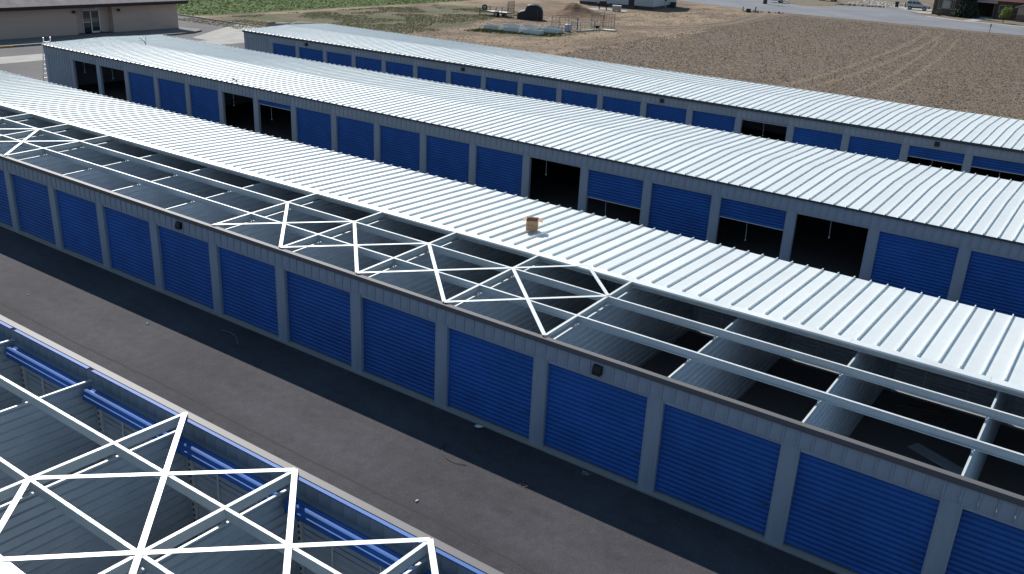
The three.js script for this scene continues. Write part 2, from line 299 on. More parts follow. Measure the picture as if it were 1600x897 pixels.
function storageBuilding(o) {
  const root = thing('storage_building', o.label, 'building', [o.ox, 0, o.oz], o.turn || 0, 'rows of self-storage units');
  const X = i => i * P, x0 = X(o.i0), x1 = X(o.i1) + JW, len = x1 - x0;
  // floor and footing
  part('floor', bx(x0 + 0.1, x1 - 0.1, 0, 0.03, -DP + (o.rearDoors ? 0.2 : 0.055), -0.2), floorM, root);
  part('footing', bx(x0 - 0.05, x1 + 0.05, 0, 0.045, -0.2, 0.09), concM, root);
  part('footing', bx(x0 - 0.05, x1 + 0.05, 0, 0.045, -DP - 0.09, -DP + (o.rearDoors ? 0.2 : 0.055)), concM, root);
  // front: jambs, doors, fascia
  for (let i = o.i0; i <= o.i1; i++) part('jamb', jambGeo, wallM, root, X(i), 0.045, 0);
  for (let i = o.i0; i < o.i1; i++) {
    const st = o.doors?.[i] ?? 0, cx = X(i) + JW;
    if (st === 'wall') {
      const gs = [bx(cx, X(i + 1), 0.045, HEAD + 0.045, -0.06, -0.02)];
      for (let k = 0; k < 9; k++) gs.push(bx(cx + 0.1 + k * 0.3048, cx + 0.14 + k * 0.3048, 0.045, HEAD + 0.045, -0.021, 0.004));
      part('wall_panel', mg(gs), wallM, root); continue;
    }
    const d = new THREE.Group(); d.name = 'door'; d.position.set(cx, 0, -0.115); root.add(d);
    const bottom = st;                                   // height of the curtain's lower edge, 0 closed
    if (bottom < HEAD - 0.02) {
      part('curtain', curtainGeo(HEAD + 0.03 - bottom - 0.055), blueMs[((i * 7 + 21) >> 1) % 3] ?? blueM, d, -0.03, bottom + 0.055, 0);
      part('bottom_bar', bx(-0.02, P - JW + 0.02, 0, 0.055, -0.012, 0.02), bottom ? stripM : capM, d, 0, bottom + 0.0475, 0);
      if (i >= (o.latchFrom ?? o.i0)) part('latch', latchGeo, capM, d, P - JW - 0.14, bottom + 0.78, 0.02);
    }
    if (bottom > 0.5) part('pull_rope', mg(rod(V(0, 0, 0), V(0.03, -0.7, 0), 0.007), bx(0.01, 0.05, -0.75, -0.7, -0.02, 0.02)), stripM, d, (P - JW) / 2 + ((i * 37) % 7 - 3) * 0.06, bottom > HEAD - 0.05 ? HEAD + 0.02 : bottom + 0.05, -0.02);
    if (o.inside?.(i)) {
      part('roll', rollGeo, blueM, d, -0.075, HEAD + 0.12, -0.22);
      part('back_sheet', curtainGeo(HEAD - 0.05), doorBackM, d, -0.03, 0.055, -0.014);
      for (const u of [0.3, 0.72]) part('wear_strip', tube([0, 0.5, 1.0, 1.5, 2.0, 2.35].map((y, k) => V((P - JW) * u + [0, 0.012, -0.01, 0.014, -0.006, 0.004][k], 0.06 + y, -0.03)), 0.018, 24, 5), stripM, d);
      for (const u of [-0.03, P - JW + 0.03]) {
        part('track', bx(-0.03, 0.03, 0.05, HEAD + 0.1, -0.06, 0), galvM, d, u, 0, -0.02);
        const gs = []; for (let y = 0.15; y < HEAD; y += 0.13) gs.push(bx(-0.02, 0.02, y, y + 0.06, -0.008, 0)); part('track_slot', mg(gs), blackM, d, u, 0, -0.081);
      }
    }
  }
  for (let i = o.i0; i < o.i1; i++) part('header', bx(X(i) + 0.001, X(i + 1) - 0.001, HEAD - 0.03, HEAD + 0.13, -0.135, -0.022), wallM, root);
  const fx0 = o.fasciaFrom ?? o.i1;
  for (let i = o.i0; i < o.i1; i++) {
    if (i >= fx0) for (let k = 0; k < 10; k++) part('fascia_panel', fasciaGeo, wallM, root, X(i) + k * 0.3048, HEAD + 0.046, -0.001);
    else { const gs = [bx(X(i), X(i + 1) - 0.002, HEAD + 0.046, CAP - 0.056, -0.02, -0.001)]; for (let k = 0; k < 10; k++) gs.push(bx(X(i) + k * 0.3048, X(i) + k * 0.3048 + 0.03, HEAD + 0.046, CAP - 0.056, -0.002, 0.022)); part('fascia', mg(gs), wallM, root); }
  }
  // back wall
  const zb = -DP;
  for (let i = o.i0; i < o.i1; i++) {
    if (o.rearDoors?.(i)) {
      const d = new THREE.Group(); d.name = 'rear_door'; d.position.set(X(i) + JW, 0, zb + 0.1); root.add(d);
      part('back_sheet', curtainGeo(HEAD), doorBackM, d, -0.03, 0.1, 0);
      part('curtain', curtainGeo(HEAD), blueM, d, -0.03, 0.1, -0.03);
      for (const u of [0.3, 0.72]) part('wear_strip', bx((P - JW) * u - 0.02, (P - JW) * u + 0.02, 0.1, HEAD, 0.02, 0.03), stripM, d);
    } else part('rear_wall', bx(X(i) + JW, X(i + 1), 0.045, HEAD + 0.05, zb + 0.02, zb + 0.06), wallM, root);
    part('rear_jamb', bx(X(i), X(i) + JW, 0.045, HEAD + 0.045, zb, zb + 0.14), wallM, root);
  }
  part('rear_fascia', bx(x0, x1, HEAD + 0.05, CAP + 0.0, zb, zb + 0.02), wallM, root);
  // end walls
  for (const x of [x0, x1]) { const s = new THREE.Shape([[0.141, 0.0], [0.141, roofY(-0.14) - 0.004], [RD, roofY(-RD) - 0.004], [DP - 0.141, roofY(-0.14) - 0.004], [DP - 0.141, 0.0]].map(a => new THREE.Vector2(...a))); part('end_wall', new THREE.ExtrudeGeometry(s, { depth: 0.04, bevelEnabled: false }).rotateY(Math.PI / 2).translate(x === x0 ? x0 : x1 - 0.04, 0, 0), wallM, root); }
  // partitions, posts, rafters
  const raf = new Set(o.rafters || []);
  for (let i = o.i0 + 1; i < o.i1; i++) {
    const x = X(i) + JW / 2;
    if (o.sheet === 'both' && [i - 1, i, i + 1].some(k => (o.doors?.[k] ?? 0) !== 0)) continue;
    const pt = part('partition', partGeo, partM, root, x, 0.035, -0.16);
    const n = part('top_channel', mg(bar(V(0.012, PARTH + 0.012, 0), V(0.012, PARTH + SL * RD + 0.012, -RD + 0.16), 0.045, 0.03), bar(V(0.012, PARTH + SL * RD + 0.012, -RD + 0.16), V(0.012, PARTH + 0.012, -DP + 0.3), 0.045, 0.03)), galvM, pt);
    if (o.sheet === 'back') for (const z of [-RD / 3, -RD * 2 / 3, -RD + 0.06]) part('post', bx(-0.022, 0.022, 0, roofY(z) - 0.2 - (PARTH + 0.06 + SL * -z), -0.022, 0.022), partM, root, x, PARTH + 0.06 + SL * -z, z - 0.05);
    if (raf.has(i)) {
      const a = V(x, roofY(-0.03) - 0.1, -0.03), b = V(x, roofY(-RD) - 0.1, -RD);
      part('rafter', mg(bar(a, b, 0.008, 0.2), ...[0.096, -0.096].map(h => bar(a.clone().add(V(0.03, h, 0)), b.clone().add(V(0.03, h, 0)), 0.068, 0.008)), ...[0.088, -0.088].map(h => bar(a.clone().add(V(0.062, h, 0)), b.clone().add(V(0.062, h, 0)), 0.005, 0.022))), galvM, root);
    }
  }
  // purlins
  const pz = [-RD / 3, -RD * 2 / 3, -RD + 0.12, -RD - RD / 3, -RD - RD * 2 / 3];
  for (const z of pz) part('purlin', purlinGeo(len - 0.1), galvM, root, x0 + 0.05, roofY(z) - 0.203, z - 0.03);
  // roof sheets
  const n = Math.floor(len / 0.4572), ph = o.ribPhase || 0, inst = [];
  for (const [pg, on] of [[frontPanel, o.sheet === 'both'], [backPanel, true]]) if (on) for (let k = 0; k < n; k++) {
    const x = x0 + ph + k * 0.4572; if (x + 0.4572 > x1 + 0.12) continue;
    const m = part('roof_panel', pg, roofMs[(k * 7 + (k >> 2) * 5) % 3], root, x, 0.004, 0);
  }
  if (o.sheet === 'back') {
    // cap along the open front edge
    part('parapet_cap', mg(bx(x0 - 0.03, x1 + 0.03, CAP - 0.012, CAP, -0.09, 0.06), bx(x0 - 0.03, x1 + 0.03, CAP - 0.13, CAP - 0.012, 0.045, 0.06), bx(x0 - 0.03, x1 + 0.03, CAP - 0.0535, CAP - 0.0125, -0.018, 0.0445)), capM, root);
    if (o.blueTrim) for (let i = o.i0; i < o.i1; i++) part('header_trim', bx(X(i) + JW / 2 + 0.1, X(i + 1) + JW / 2 - 0.06, CAP - 0.04, CAP - 0.014, -0.17, -0.092), blueM, root);
    for (let i = o.i0; i < o.i1; i++) {   // bent ridge flashing under the first sheets, one length per bay
      const a = X(i) + 0.004, b = X(i + 1) - 0.002, y = roofY(-RD) + 0.0, dz = (i % 3) * 0.008;
      part('ridge_flashing', mg(strip([[-RD + 0.26 + dz, y - 0.05], [-RD + 0.255 + dz, y - 0.004], [-RD + 0.02, y + 0.006], [-RD - 0.3, y - 0.006]], a, b)), roofMs[i & 1], root);
    }
  } else {
    const h = o.eave || 0.06;
    part('eave_trim', mg(bx(x0 - 0.06, x1 + 0.06, CAP - h, CAP + 0.018, 0.02, 0.07 + h * 0.5), bx(x0 - 0.06, x1 + 0.06, CAP - 0.056, CAP - h * 0.5, 0.0, 0.03)), trimM, root);
    part('rake_trim', bx(x0 - 0.08, x0 - 0.05, CAP - 0.08, CAP + 0.02, -DP, 0.0), trimM, root);
  }
  part('rear_eave_trim', bx(x0 - 0.05, x1 + 0.05, CAP - 0.06, CAP + 0.018, zb - 0.1, zb - 0.004), trimM, root);
  // bracing straps
  const rowZ = [-0.05, -RD / 3, -RD * 2 / 3, -RD + 0.02, -RD];
  (o.straps || []).forEach(([ia, ra, ib, rb], q) => {
    const lift = 0.006 + (q % 2) * 0.008;
    const a = V(X(ia) + JW / 2 + 0.03, roofY(rowZ[ra]) + lift, rowZ[ra]), b = V(X(ib) + JW / 2 + 0.03, roofY(rowZ[rb]) + lift, rowZ[rb]);
    part('brace_strap', bar(a, b, 0.1, 0.005), strapM, root);
  });
  for (const x of o.packs || []) part('wall_light', packGeo, blackM, root, x + 0.1, HEAD + 0.16, 0.002).scale.set(0.68, 0.75, 0.6);
  return root;
}
const seq = (a, b) => Array.from({ length: b - a + 1 }, (_, i) => a + i);
const Xs = (a, b) => seq(a, b - 1).flatMap(i => [[i, 0, i + 1, 2], [i, 2, i + 1, 0]]);

const bldgB = storageBuilding({
  label: 'long storage building with roof sheeted on its far half only, cardboard box on it', ox: 0, oz: ZB, i0: -9, i1: 13, sheet: 'back', ribPhase: (31.0 + 9 * P) % 0.4572 - 0.4572 + 0.02, fasciaFrom: -1,
  rafters: [-2, -1, 0, 4, 5, 6, 7, 8], straps: [...Xs(-2, 0), ...Xs(4, 8), [7, 2, 7.5, 4], [8, 2, 7.5, 4]], packs: [10.83, 26.15],
  rearDoors: i => i >= 5,
});
storageBuilding({
  label: 'nearest storage building, open frame showing blue door rolls and white cross bracing', ox: 21.36 + JW / 2, oz: ZA, turn: Math.PI, i0: -5, i1: 5, sheet: 'back', fasciaFrom: -4, blueTrim: true,
  rafters: [0, -1, -2, -3], straps: [...Xs(-3, 0), [0, 2, -0.5, 4], [-1, 2, -0.5, 4], [-1, 2, -1.5, 4], [-2, 2, -1.5, 4]], inside: i => true,
});
const Cx = 21.6335, Dx = 12.7412;
storageBuilding({
  label: 'storage building with finished white roof and several open black doorways', ox: Cx, oz: ZC, i0: -16, i1: 5, sheet: 'both', fasciaFrom: -6, eave: 0.05,
  doors: { '-16': 'wall', '-15': HEAD, '-14': HEAD, '-10': HEAD, '-9': 2.03, '-3': HEAD, '-2': 1.05, 0: 1.5, 1: HEAD },
});
storageBuilding({
  label: 'farthest storage building, finished roof, beside the brown stubble field', ox: Dx, oz: ZD, i0: -13, i1: 7, sheet: 'both', eave: 0.11, ribPhase: 0.1, latchFrom: -4,
  doors: { '-13': 'wall', 1: 2.22, 4: 1.72, 5: 1.72 }, packs: [26.61, 11.1, -4.04, -19.5].map(x => x - Dx),
});

/* ------------------------------------------------ things on and around the storage rows */
{ // open cardboard box on the roof
  const card = S({ color: L(0.5, 0.34, 0.22), roughness: 0.85, map: dustMap });
  const cv = document.createElement('canvas'); cv.width = 256; cv.height = 192; const c = cv.getContext('2d');
  c.fillStyle = '#b9946f'; c.fillRect(0, 0, 256, 192); c.fillStyle = '#4a3c30'; c.font = 'bold 40px sans-serif'; c.fillText('K', 48, 98); c.fillText('ZX', 112, 98); c.fillRect(30, 70, 8, 26);
  const ct = new THREE.CanvasTexture(cv); ct.colorSpace = THREE.SRGBColorSpace;
  const printM = S({ map: ct, roughness: 0.85 });
  const b = thing('cardboard_box', 'open brown cardboard box sitting on the white metal roof', 'box', [20.12, roofY(-6.1) + 0.07, -6.12], 0.52);
  const w = 0.36, d = 0.34, h = 0.31, t = 0.008;
  part('side', new THREE.BoxGeometry(w, h, t), printM, b, 0, h / 2, d / 2);
  part('side', new THREE.BoxGeometry(w, h, t), card, b, 0, h / 2, -d / 2);
  part('side', new THREE.BoxGeometry(t, h, d - t), card, b, w / 2 - t / 2, h / 2, 0);
  part('side', new THREE.BoxGeometry(t, h, d - t), card, b, -w / 2 + t / 2, h / 2, 0);
  part('bottom', new THREE.BoxGeometry(w - 2 * t, t, d - t), card, b, 0, t / 2, 0);
  const flap = (x, z, ww, dd, rx, rz) => { const f = part('flap', new THREE.BoxGeometry(ww, t * 0.7, dd).translate(0, 0, 0), card, b, x, h, z); f.rotation.set(rx, 0, rz); };
  flap(0, d / 2 + 0.0, w, 0.16, -0.35 + Math.PI, 0); flap(0, -d / 2 - 0.05, w, 0.14, -0.5, 0);
  flap(w / 2 + 0.07, 0, 0.15, d, 0, -0.12); flap(-w / 2 - 0.055, 0, 0.13, d, 0, 0.35);
}
{ // ladder leaning on the end of building C
  const alu = S({ color: L(0.75, 0.76, 0.77), metalness: 0.5, roughness: 0.4 });
  const l = thing('extension_ladder', 'aluminium ladder leaning on the end of the middle storage building', 'ladder', [-28.15, 0, -17.1]);
  const bot = z => V(0, 0.0, z), top = z => V(0.86, 3.42, z);
  for (const z of [-0.24, 0.24]) part('rail', bar(bot(z), top(z), 0.035, 0.08), alu, l);
  for (let k = 1; k < 11; k++) { const a = bot(-0.24).lerp(top(-0.24), k / 11), b = bot(0.24).lerp(top(0.24), k / 11); part('rung', rod(a, b, 0.018), alu, l); }
}
{
  const g = mg(tube([V(0, 0, 0), V(-0.05, 0.25, 0.05), V(-0.28, 0.5, 0.3)], 0.014, 12), tube([V(0, 0, 0), V(0, 0.3, -0.02), V(-0.05, 0.62, -0.1)], 0.014, 12), tube([V(0.03, 0, 0), V(-0.1, 0.28, 0.1), V(-0.2, 0.35, 0.35)], 0.012, 12));
  single('wire_stub', g, S({ color: L(0.14, 0.13, 0.13), roughness: 0.6 }), 'thin bent wires sticking up from the ridge of the white roof', 'wire', [-22.3, roofY(-RD) + 0.0, ZC - RD]);
  single('green_strap', mg(tube([V(0, 0.02, 0), V(0.1, 0.1, 0.05), V(0.3, 0.06, 0.02), V(0.42, 0.02, 0.1)], 0.03, 12), tube([V(0.1, 0.02, 0.1), V(0.2, 0.04, -0.02), V(0.3, 0.02, -0.1)], 0.02, 12)), S({ color: L(0.10, 0.22, 0.07), roughness: 0.9 }), 'crumpled green strap near the roof eave above an open doorway', 'strap', [-7.7, roofY(0.0) + 0.06, ZC - 0.2]);
}
{ // litter in the alley
  const wire = S({ color: L(0.16, 0.13, 0.12), roughness: 0.5, metalness: 0.3 }), white = S({ color: L(0.7, 0.7, 0.68), roughness: 0.9 });
  const loop = (r, n, s) => { const p = []; for (let i = 0; i <= n * 8; i++) { const a = i / 8 * Math.PI * 2; p.push(V(Math.cos(a) * r * (1 + 0.15 * Math.sin(i * s)), 0.012 + 0.01 * (i % 5), Math.sin(a) * r * 0.8 + i * 0.006)); } p.push(V(r * 1.6, 0.02, -r * 0.6)); return tube(p, 0.006, n * 24, 4); };
  single('wire_loop', loop(0.13, 2, 1.3), wire, 'tangled loop of wire on the shadow line of the asphalt alley', 'wire', [25.37, 0, 1.5]);
  single('wire_loop', loop(0.07, 2, 2.1), S({ color: L(0.4, 0.38, 0.35), roughness: 0.6 }), 'small pale wire curl on asphalt against the footing of a blue door', 'wire', [26.2, 0, 0.24]);
  single('loose_wire', tube([V(-0.55, 0.03, -0.35), V(-0.45, 0.02, -0.1), V(-0.15, 0.015, 0.12), V(0.2, 0.02, 0.15), V(0.4, 0.015, 0.06)], 0.009, 30, 4), blackM, 'thin black wire curving over the edge of the building shadow', 'wire', [23.4, 0, 1.72]);
  single('paper_scrap', new THREE.TetrahedronGeometry(0.1, 1).scale(1.4, 0.35, 0.8).translate(0, 0.04, 0), white, 'crumpled white scrap by the footing below a blue door', 'litter', [23.0, 0, 0.2], 0.6);
  const bits = [[6.62, 2.99], [11.4, 1.85], [23.85, 3.6]];
  const names = ['left part of the alley', 'alley shadow line', 'sunlit middle of the alley', 'shaded asphalt below the left doors', 'sunlit asphalt right of the wire loop', 'alley beside the nearest building', 'right end of the alley near the eave'];
  bits.forEach(([x, z], i) => single('litter_scrap', new THREE.TetrahedronGeometry(0.03 + 0.008 * (i % 3), 1).scale(1.2, 0.5, 0.8).translate(0, 0.02, 0), white, 'tiny white litter speck on the ' + names[i], 'litter', [x, 0, z], i));
  // bent cable in the shade
  single('loose_wire', tube([V(-0.5, 0.01, -0.05), V(-0.1, 0.02, -0.08), V(0.25, 0.012, 0), V(0.7, 0.012, 0.3)], 0.007, 24, 4), S({ color: L(0.3, 0.3, 0.3), roughness: 0.7 }), 'thin grey wire in the shade below the blue doors', 'wire', [13.9, 0, 0.72]);
}
{ // inside the near bays of building B
  single('sheet_offcut', new THREE.BoxGeometry(1.45, 0.012, 0.42), partM, 'grey metal sheet offcut lying on the dark floor inside an open bay', 'metal sheet', [32.75, 0.04, -5.9], -0.45);
  const wood = S({ color: L(0.16, 0.11, 0.07), roughness: 0.9 });
  const w = [[31.9, -8.4, 0.9, 0.2], [32.1, -8.75, 0.35, 1.2], [32.4, -8.4, 0.6, -0.7], [32.6, -8.15, 0.45, -1.1], [31.5, -8.3, 0.8, 0.35]];
  w.forEach(([x, z, l, a], i) => single('timber_offcut', new THREE.BoxGeometry(l, 0.04, 0.06), wood, ['long brown stick on the dark bay floor near the rear doors', 'short brown block on the dark bay floor near the rear doors', 'brown stick at the middle of the scattered sticks', 'brown stick at the right of the scattered sticks', 'brown stick at the left of the scattered sticks'][i], 'timber', [x, 0.05 + 0.0, z], a, 'sticks scattered inside the open bay'));
}

/* ------------------------------------------------ tan commercial building */
{
  const stucco = S({ map: tex(256, (u, v) => { const b = 0.74 + (fb(u, v, 10, 4, 6) - 0.5) * 0.1; return [b * 1.05, b * 0.93, b * 0.86]; }, 2.5), roughness: 0.95 });
  const roofT = S({ map: tex(256, (u, v) => { const b = 0.46 + (fb(u, v, 12, 4, 9) - 0.5) * 0.14 + (vn(u, v, 4, 2) - 0.5) * 0.06; return [b * 1.04, b * 0.97, b]; }, 4), roughness: 0.95 });
  const o = thing('commercial_building', 'tan stucco building with brown overhanging roof and white glazed door', 'building', [-51.5, 0, -15]);
  const zr = -29.65, zl = 45, rz0 = -18.35, rz1 = -22.15, h = 2.75;                 // local z
  part('wall', bx(-0.25, 0, 0.15, h, zr, rz1), stucco, o);
  part('wall', bx(-0.25, 0, 0.15, h, rz0, zl), stucco, o);
  part('wall', bx(-14, -0.25, 0.15, h, zr, zr + 0.25), stucco, o);
  part('wall', bx(-0.95, -0.7, 0.15, h, rz1 - 0.3, rz0 + 0.3), stucco, o);
  part('recess_cheek', bx(-0.7, -0.25, 0.15, h, rz1 - 0.25, rz1 - 0.002), stucco, o);
  part('recess_cheek', bx(-0.7, -0.25, 0.15, h, rz0 + 0.002, rz0 + 0.25), stucco, o);
  const f = new THREE.Group(); f.name = 'door'; f.position.set(-0.7, 0.15, 0); o.add(f);
  const z0 = -19.3, z1 = -21.15, zm = -20.15;
  part('frame', mg(bx(0, 0.1, 0, 2.2, z0 - 0.06, z0), bx(0, 0.1, 0, 2.2, zm - 0.1, zm), bx(0, 0.1, 0, 2.2, z1, z1 + 0.12), bx(0, 0.1, 2.12, 2.22, z1, z0), bx(0, 0.1, 0, 0.16, z1, zm - 0.1), bx(0, 0.09, 1.0, 1.06, zm, z0 - 0.06)), whiteM, f);
  part('pane', bx(0.02, 0.04, 0, 2.12, zm, z0 - 0.06), glassM, f);
  part('pane', bx(0.02, 0.04, 0.16, 2.12, z1 + 0.12, zm - 0.1), glassM, f);
  // eave: fascia, soffit, hipped roof
  const ov = 0.75, zE = zr - 0.9;
  part('soffit', bx(-15, ov - 0.05, h, h + 0.03, zE + 0.05, zl), darkM, o);
  part('fascia', mg(bx(ov - 0.06, ov, h - 0.08, h + 0.24, zE, zl), bx(-15, ov - 0.06, h - 0.08, h + 0.24, zE, zE + 0.06)), S({ color: L(0.03, 0.022, 0.02), roughness: 0.7 }), o);
  const e = h + 0.241, g = new THREE.BufferGeometry(), R = [-7, 5.6, zE + 8], pos = [];
  const A = [ov + 0.03, e, zE - 0.03], B = [ov + 0.03, e, zl], Cc = [-7, 5.6, zl], D = [-15, e, zE - 0.03], E2 = [-15, e, zl];
  pos.push(...A, ...R, ...B, ...B, ...R, ...Cc, ...A, ...D, ...R, ...D, ...E2, ...R, ...R, ...E2, ...Cc);
  g.setAttribute('position', new THREE.Float32BufferAttribute(pos, 3));
  const uv = []; for (let i = 0; i < pos.length; i += 3) uv.push(pos[i + 2], pos[i] + pos[i + 1]); g.setAttribute('uv', new THREE.Float32BufferAttribute(uv, 2)); g.computeVertexNormals();
  const rf = part('roof', g, roofT, o);
  const lamp = new THREE.LatheGeometry([[0, 0.1], [0.09, 0.08], [0.15, 0], [0.16, -0.12], [0.12, -0.16], [0, -0.17]].map(a => new THREE.Vector2(...a)), 16);
  for (const z of [-18.05, -22.75]) { const l = part('wall_lamp', lamp, blackM, o, 0.22, 2.32, z); part('bracket', bx(-0.24, -0.05, -0.03, 0.06, -0.04, 0.04), blackM, l); }
  part('alarm_box', bx(-0.7, -0.5, 2.42, 2.72, -20.95, -20.7), whiteM, o);
  // raised walk round the building with its kerb
  const walk = [[0.02, 45], [4.0, 45], [4.05, -10], [4.05, -24], [3.9, -27], [3.3, -29.4], [2.6, -30.6], [1.6, -31], [0.6, -30.6], [-1, -30.2], [-14, -30.2], [-14, -29.4], [0.02, -29.4]];
  const s = new THREE.Shape(walk.map(([x, z]) => new THREE.Vector2(x - 51.5, -(z - 15))));
  const wm = part('pavement', new THREE.ExtrudeGeometry(s, { depth: 0.15, bevelEnabled: false }).rotateX(-Math.PI / 2), S({ map: concMap, color: L(0.55, 0.54, 0.55), roughness: 0.9 }), scene, 0, 0, 0); wm.userData.kind = 'structure';
  part('yellow_kerb_paint', bx(-47.5, -47.44, 0.02, 0.156, -24.9, -20), S({ color: L(0.55, 0.33, 0.04), roughness: 0.8 }), wm);
  wm.geometry.computeBoundingBox();
}

/* ------------------------------------------------ foliage */
function foliage(n, gen, size, seedv) {       // many leaf-sized quads filling a volume
  const pos = [], nor = []; const q = new THREE.Quaternion(), e = new THREE.Euler();
  for (let i = 0; i < n; i++) {
    const c = gen(); if (!c) continue; const s = size * rr(0.6, 1.3); e.set(rr(0, 6.28), rr(0, 6.28), rr(0, 6.28)); q.setFromEuler(e);
    const a = V(-s, 0, 0).applyQuaternion(q), b = V(0, 0.0, s * 0.55).applyQuaternion(q), d = V(s, s * 0.2, 0).applyQuaternion(q), f = V(0, 0, -s * 0.55).applyQuaternion(q);
    for (const t of [a, b, d, a, d, f]) pos.push(c.x + t.x, c.y + t.y, c.z + t.z);
  }
  const g = new THREE.BufferGeometry(); g.setAttribute('position', new THREE.Float32BufferAttribute(pos, 3));
  g.setAttribute('uv', new THREE.Float32BufferAttribute(new Float32Array(pos.length / 3 * 2), 2)); g.computeVertexNormals(); return g;
}
const leafM = c => new THREE.MeshPhysicalMaterial({ color: c, roughness: 0.8, transmission: 0.25, thickness: 0, side: THREE.DoubleSide });
function stuffOf(name, label, category, geo, mat, n, place) {
  const m = new THREE.InstancedMesh(geo, mat, n), M = new THREE.Matrix4(), q = new THREE.Quaternion(), c = new THREE.Color();
  for (let i = 0; i < n; i++) { const [x, z, s, sy, col] = place(i); q.setFromAxisAngle(V(0, 1, 0), rr(0, 6.28)); M.compose(V(x, -0.02, z), q, V(s, sy, s)); m.setMatrixAt(i, M); m.setColorAt(i, c.setRGB(...col)); }
  shade(m); m.name = numbered(name); m.userData = { label, category, kind: 'stuff' }; scene.add(m); return m;
}
{
  // tufts: a few bent blades; clods: squashed lumps
  const blades = []; for (let i = 0; i < 7; i++) { const a = i / 7 * 6.28 + rr(-0.3, 0.3), l = rr(0.6, 1), r = rr(0.3, 0.75); blades.push(new THREE.ConeGeometry(0.09, 1, 3, 1).translate(0, 0.5, 0).scale(1, l, 1).rotateZ(-r).rotateY(a)); }
  const tuft = mg(blades), clod = new THREE.IcosahedronGeometry(1, 0).scale(1, 0.6, 0.8);
  const tuftM = S({ color: 0xffffff, roughness: 1 }), clodM = S({ color: 0xffffff, roughness: 1 });
  const inField = () => { const z = -46 - Math.pow(rnd(), 1.15) * 96, t = (-46 - z) / 96, lo = -15.5 - 3 * t, hi = 26 - 2 * t + 6; return [rr(lo, hi), z]; };
  stuffOf('field_stubble', 'dry straw stubble covering the brown field', 'stubble', tuft, tuftM, 26000, () => { const [x, z] = inField(), k = rr(0.7, 1.25); return [x, z, rr(0.1, 0.24), rr(0.04, 0.12), [0.2 * k, 0.155 * k, 0.105 * k]]; });
  stuffOf('field_clods', 'brown clods of earth lying across the stubble field', 'clods', clod, clodM, 16000, () => { const [x, z] = inField(), k = rr(0.6, 1.2); return [x, z, rr(0.04, 0.12), rr(0.03, 0.08), [0.19 * k, 0.145 * k, 0.112 * k]]; });
  stuffOf('lawn_grass', 'green lawn grass at the far left', 'grass', tuft, tuftM, 9000, () => { const z = rr(-54, -125), k = rr(0.7, 1.2); return [rr(-92, -62.3), z, rr(0.3, 0.6), rr(0.08, 0.16), [0.085 * k, 0.135 * k, 0.022 * k]]; });
  const inWeed = () => { for (; ;) { const x = rr(-60, -36), z = rr(-50, -99); if (x > -41 - (z + 85) * -0.11 && z < -70) continue; if (z > -58 && x > -40) continue; if (fb((x + 100) / 60, (z + 200) / 60, 12, 3, 4) > 0.47) return [x, z]; } };
  stuffOf('weed_tufts', 'olive weed tufts on the waste ground behind the farthest roof', 'weeds', tuft, tuftM, 9000, () => { const [x, z] = inWeed(), k = rr(0.6, 1.3), d = rnd(); return [x, z, rr(0.2, 0.45), rr(0.06, 0.16), d < 0.55 ? [0.4 * k, 0.34 * k, 0.22 * k] : [0.24 * k, 0.25 * k, 0.1 * k]]; });
  stuffOf('patch_weeds', 'low green weeds around the white raised garden beds', 'weeds', tuft, tuftM, 1500, () => { const t = rnd(), k = rr(0.7, 1.2); return [-34 + t * 9 + rr(-0.9, 0.9), -74.3 - t * 4.5 + rr(-2.2, 2.6), rr(0.2, 0.4), rr(0.1, 0.22), [0.13 * k, 0.15 * k, 0.045 * k]]; });
  stuffOf('dirt_clods', 'scattered dirt lumps on the bare graded ground', 'clods', clod, clodM, 3500, () => { const k = rr(0.7, 1.3); return [rr(-44, -15), rr(-62, -140), rr(0.04, 0.16), rr(0.03, 0.1), [0.21 * k, 0.165 * k, 0.125 * k]]; });
  stuffOf('verge_rocks', 'pale landscaping rocks on the verge across the road', 'rocks', clod, clodM, 500, () => { const k = rr(0.5, 1.5); return [rr(-23, -13.5), rr(-187.5, -206), rr(0.12, 0.5), rr(0.1, 0.35), [0.4 * k, 0.36 * k, 0.32 * k]]; });
  stuffOf('verge_plants', 'dark green verge plants along the road edge', 'weeds', tuft, tuftM, 130, i => { const t = rnd(), k = rr(0.6, 1.2); return i < 50 ? [-26.5 + t * 6 + 0, -141 - t * 3.0 + rr(-0.6, 0.6), rr(0.2, 0.45), rr(0.2, 0.5), [0.13 * k, 0.13 * k, 0.06 * k]] : [-23 + t * 9, -181.5 - t * 4 + rr(-0.6, 0.6), rr(0.3, 0.6), rr(0.2, 0.5), [0.11 * k, 0.14 * k, 0.05 * k]]; });
}

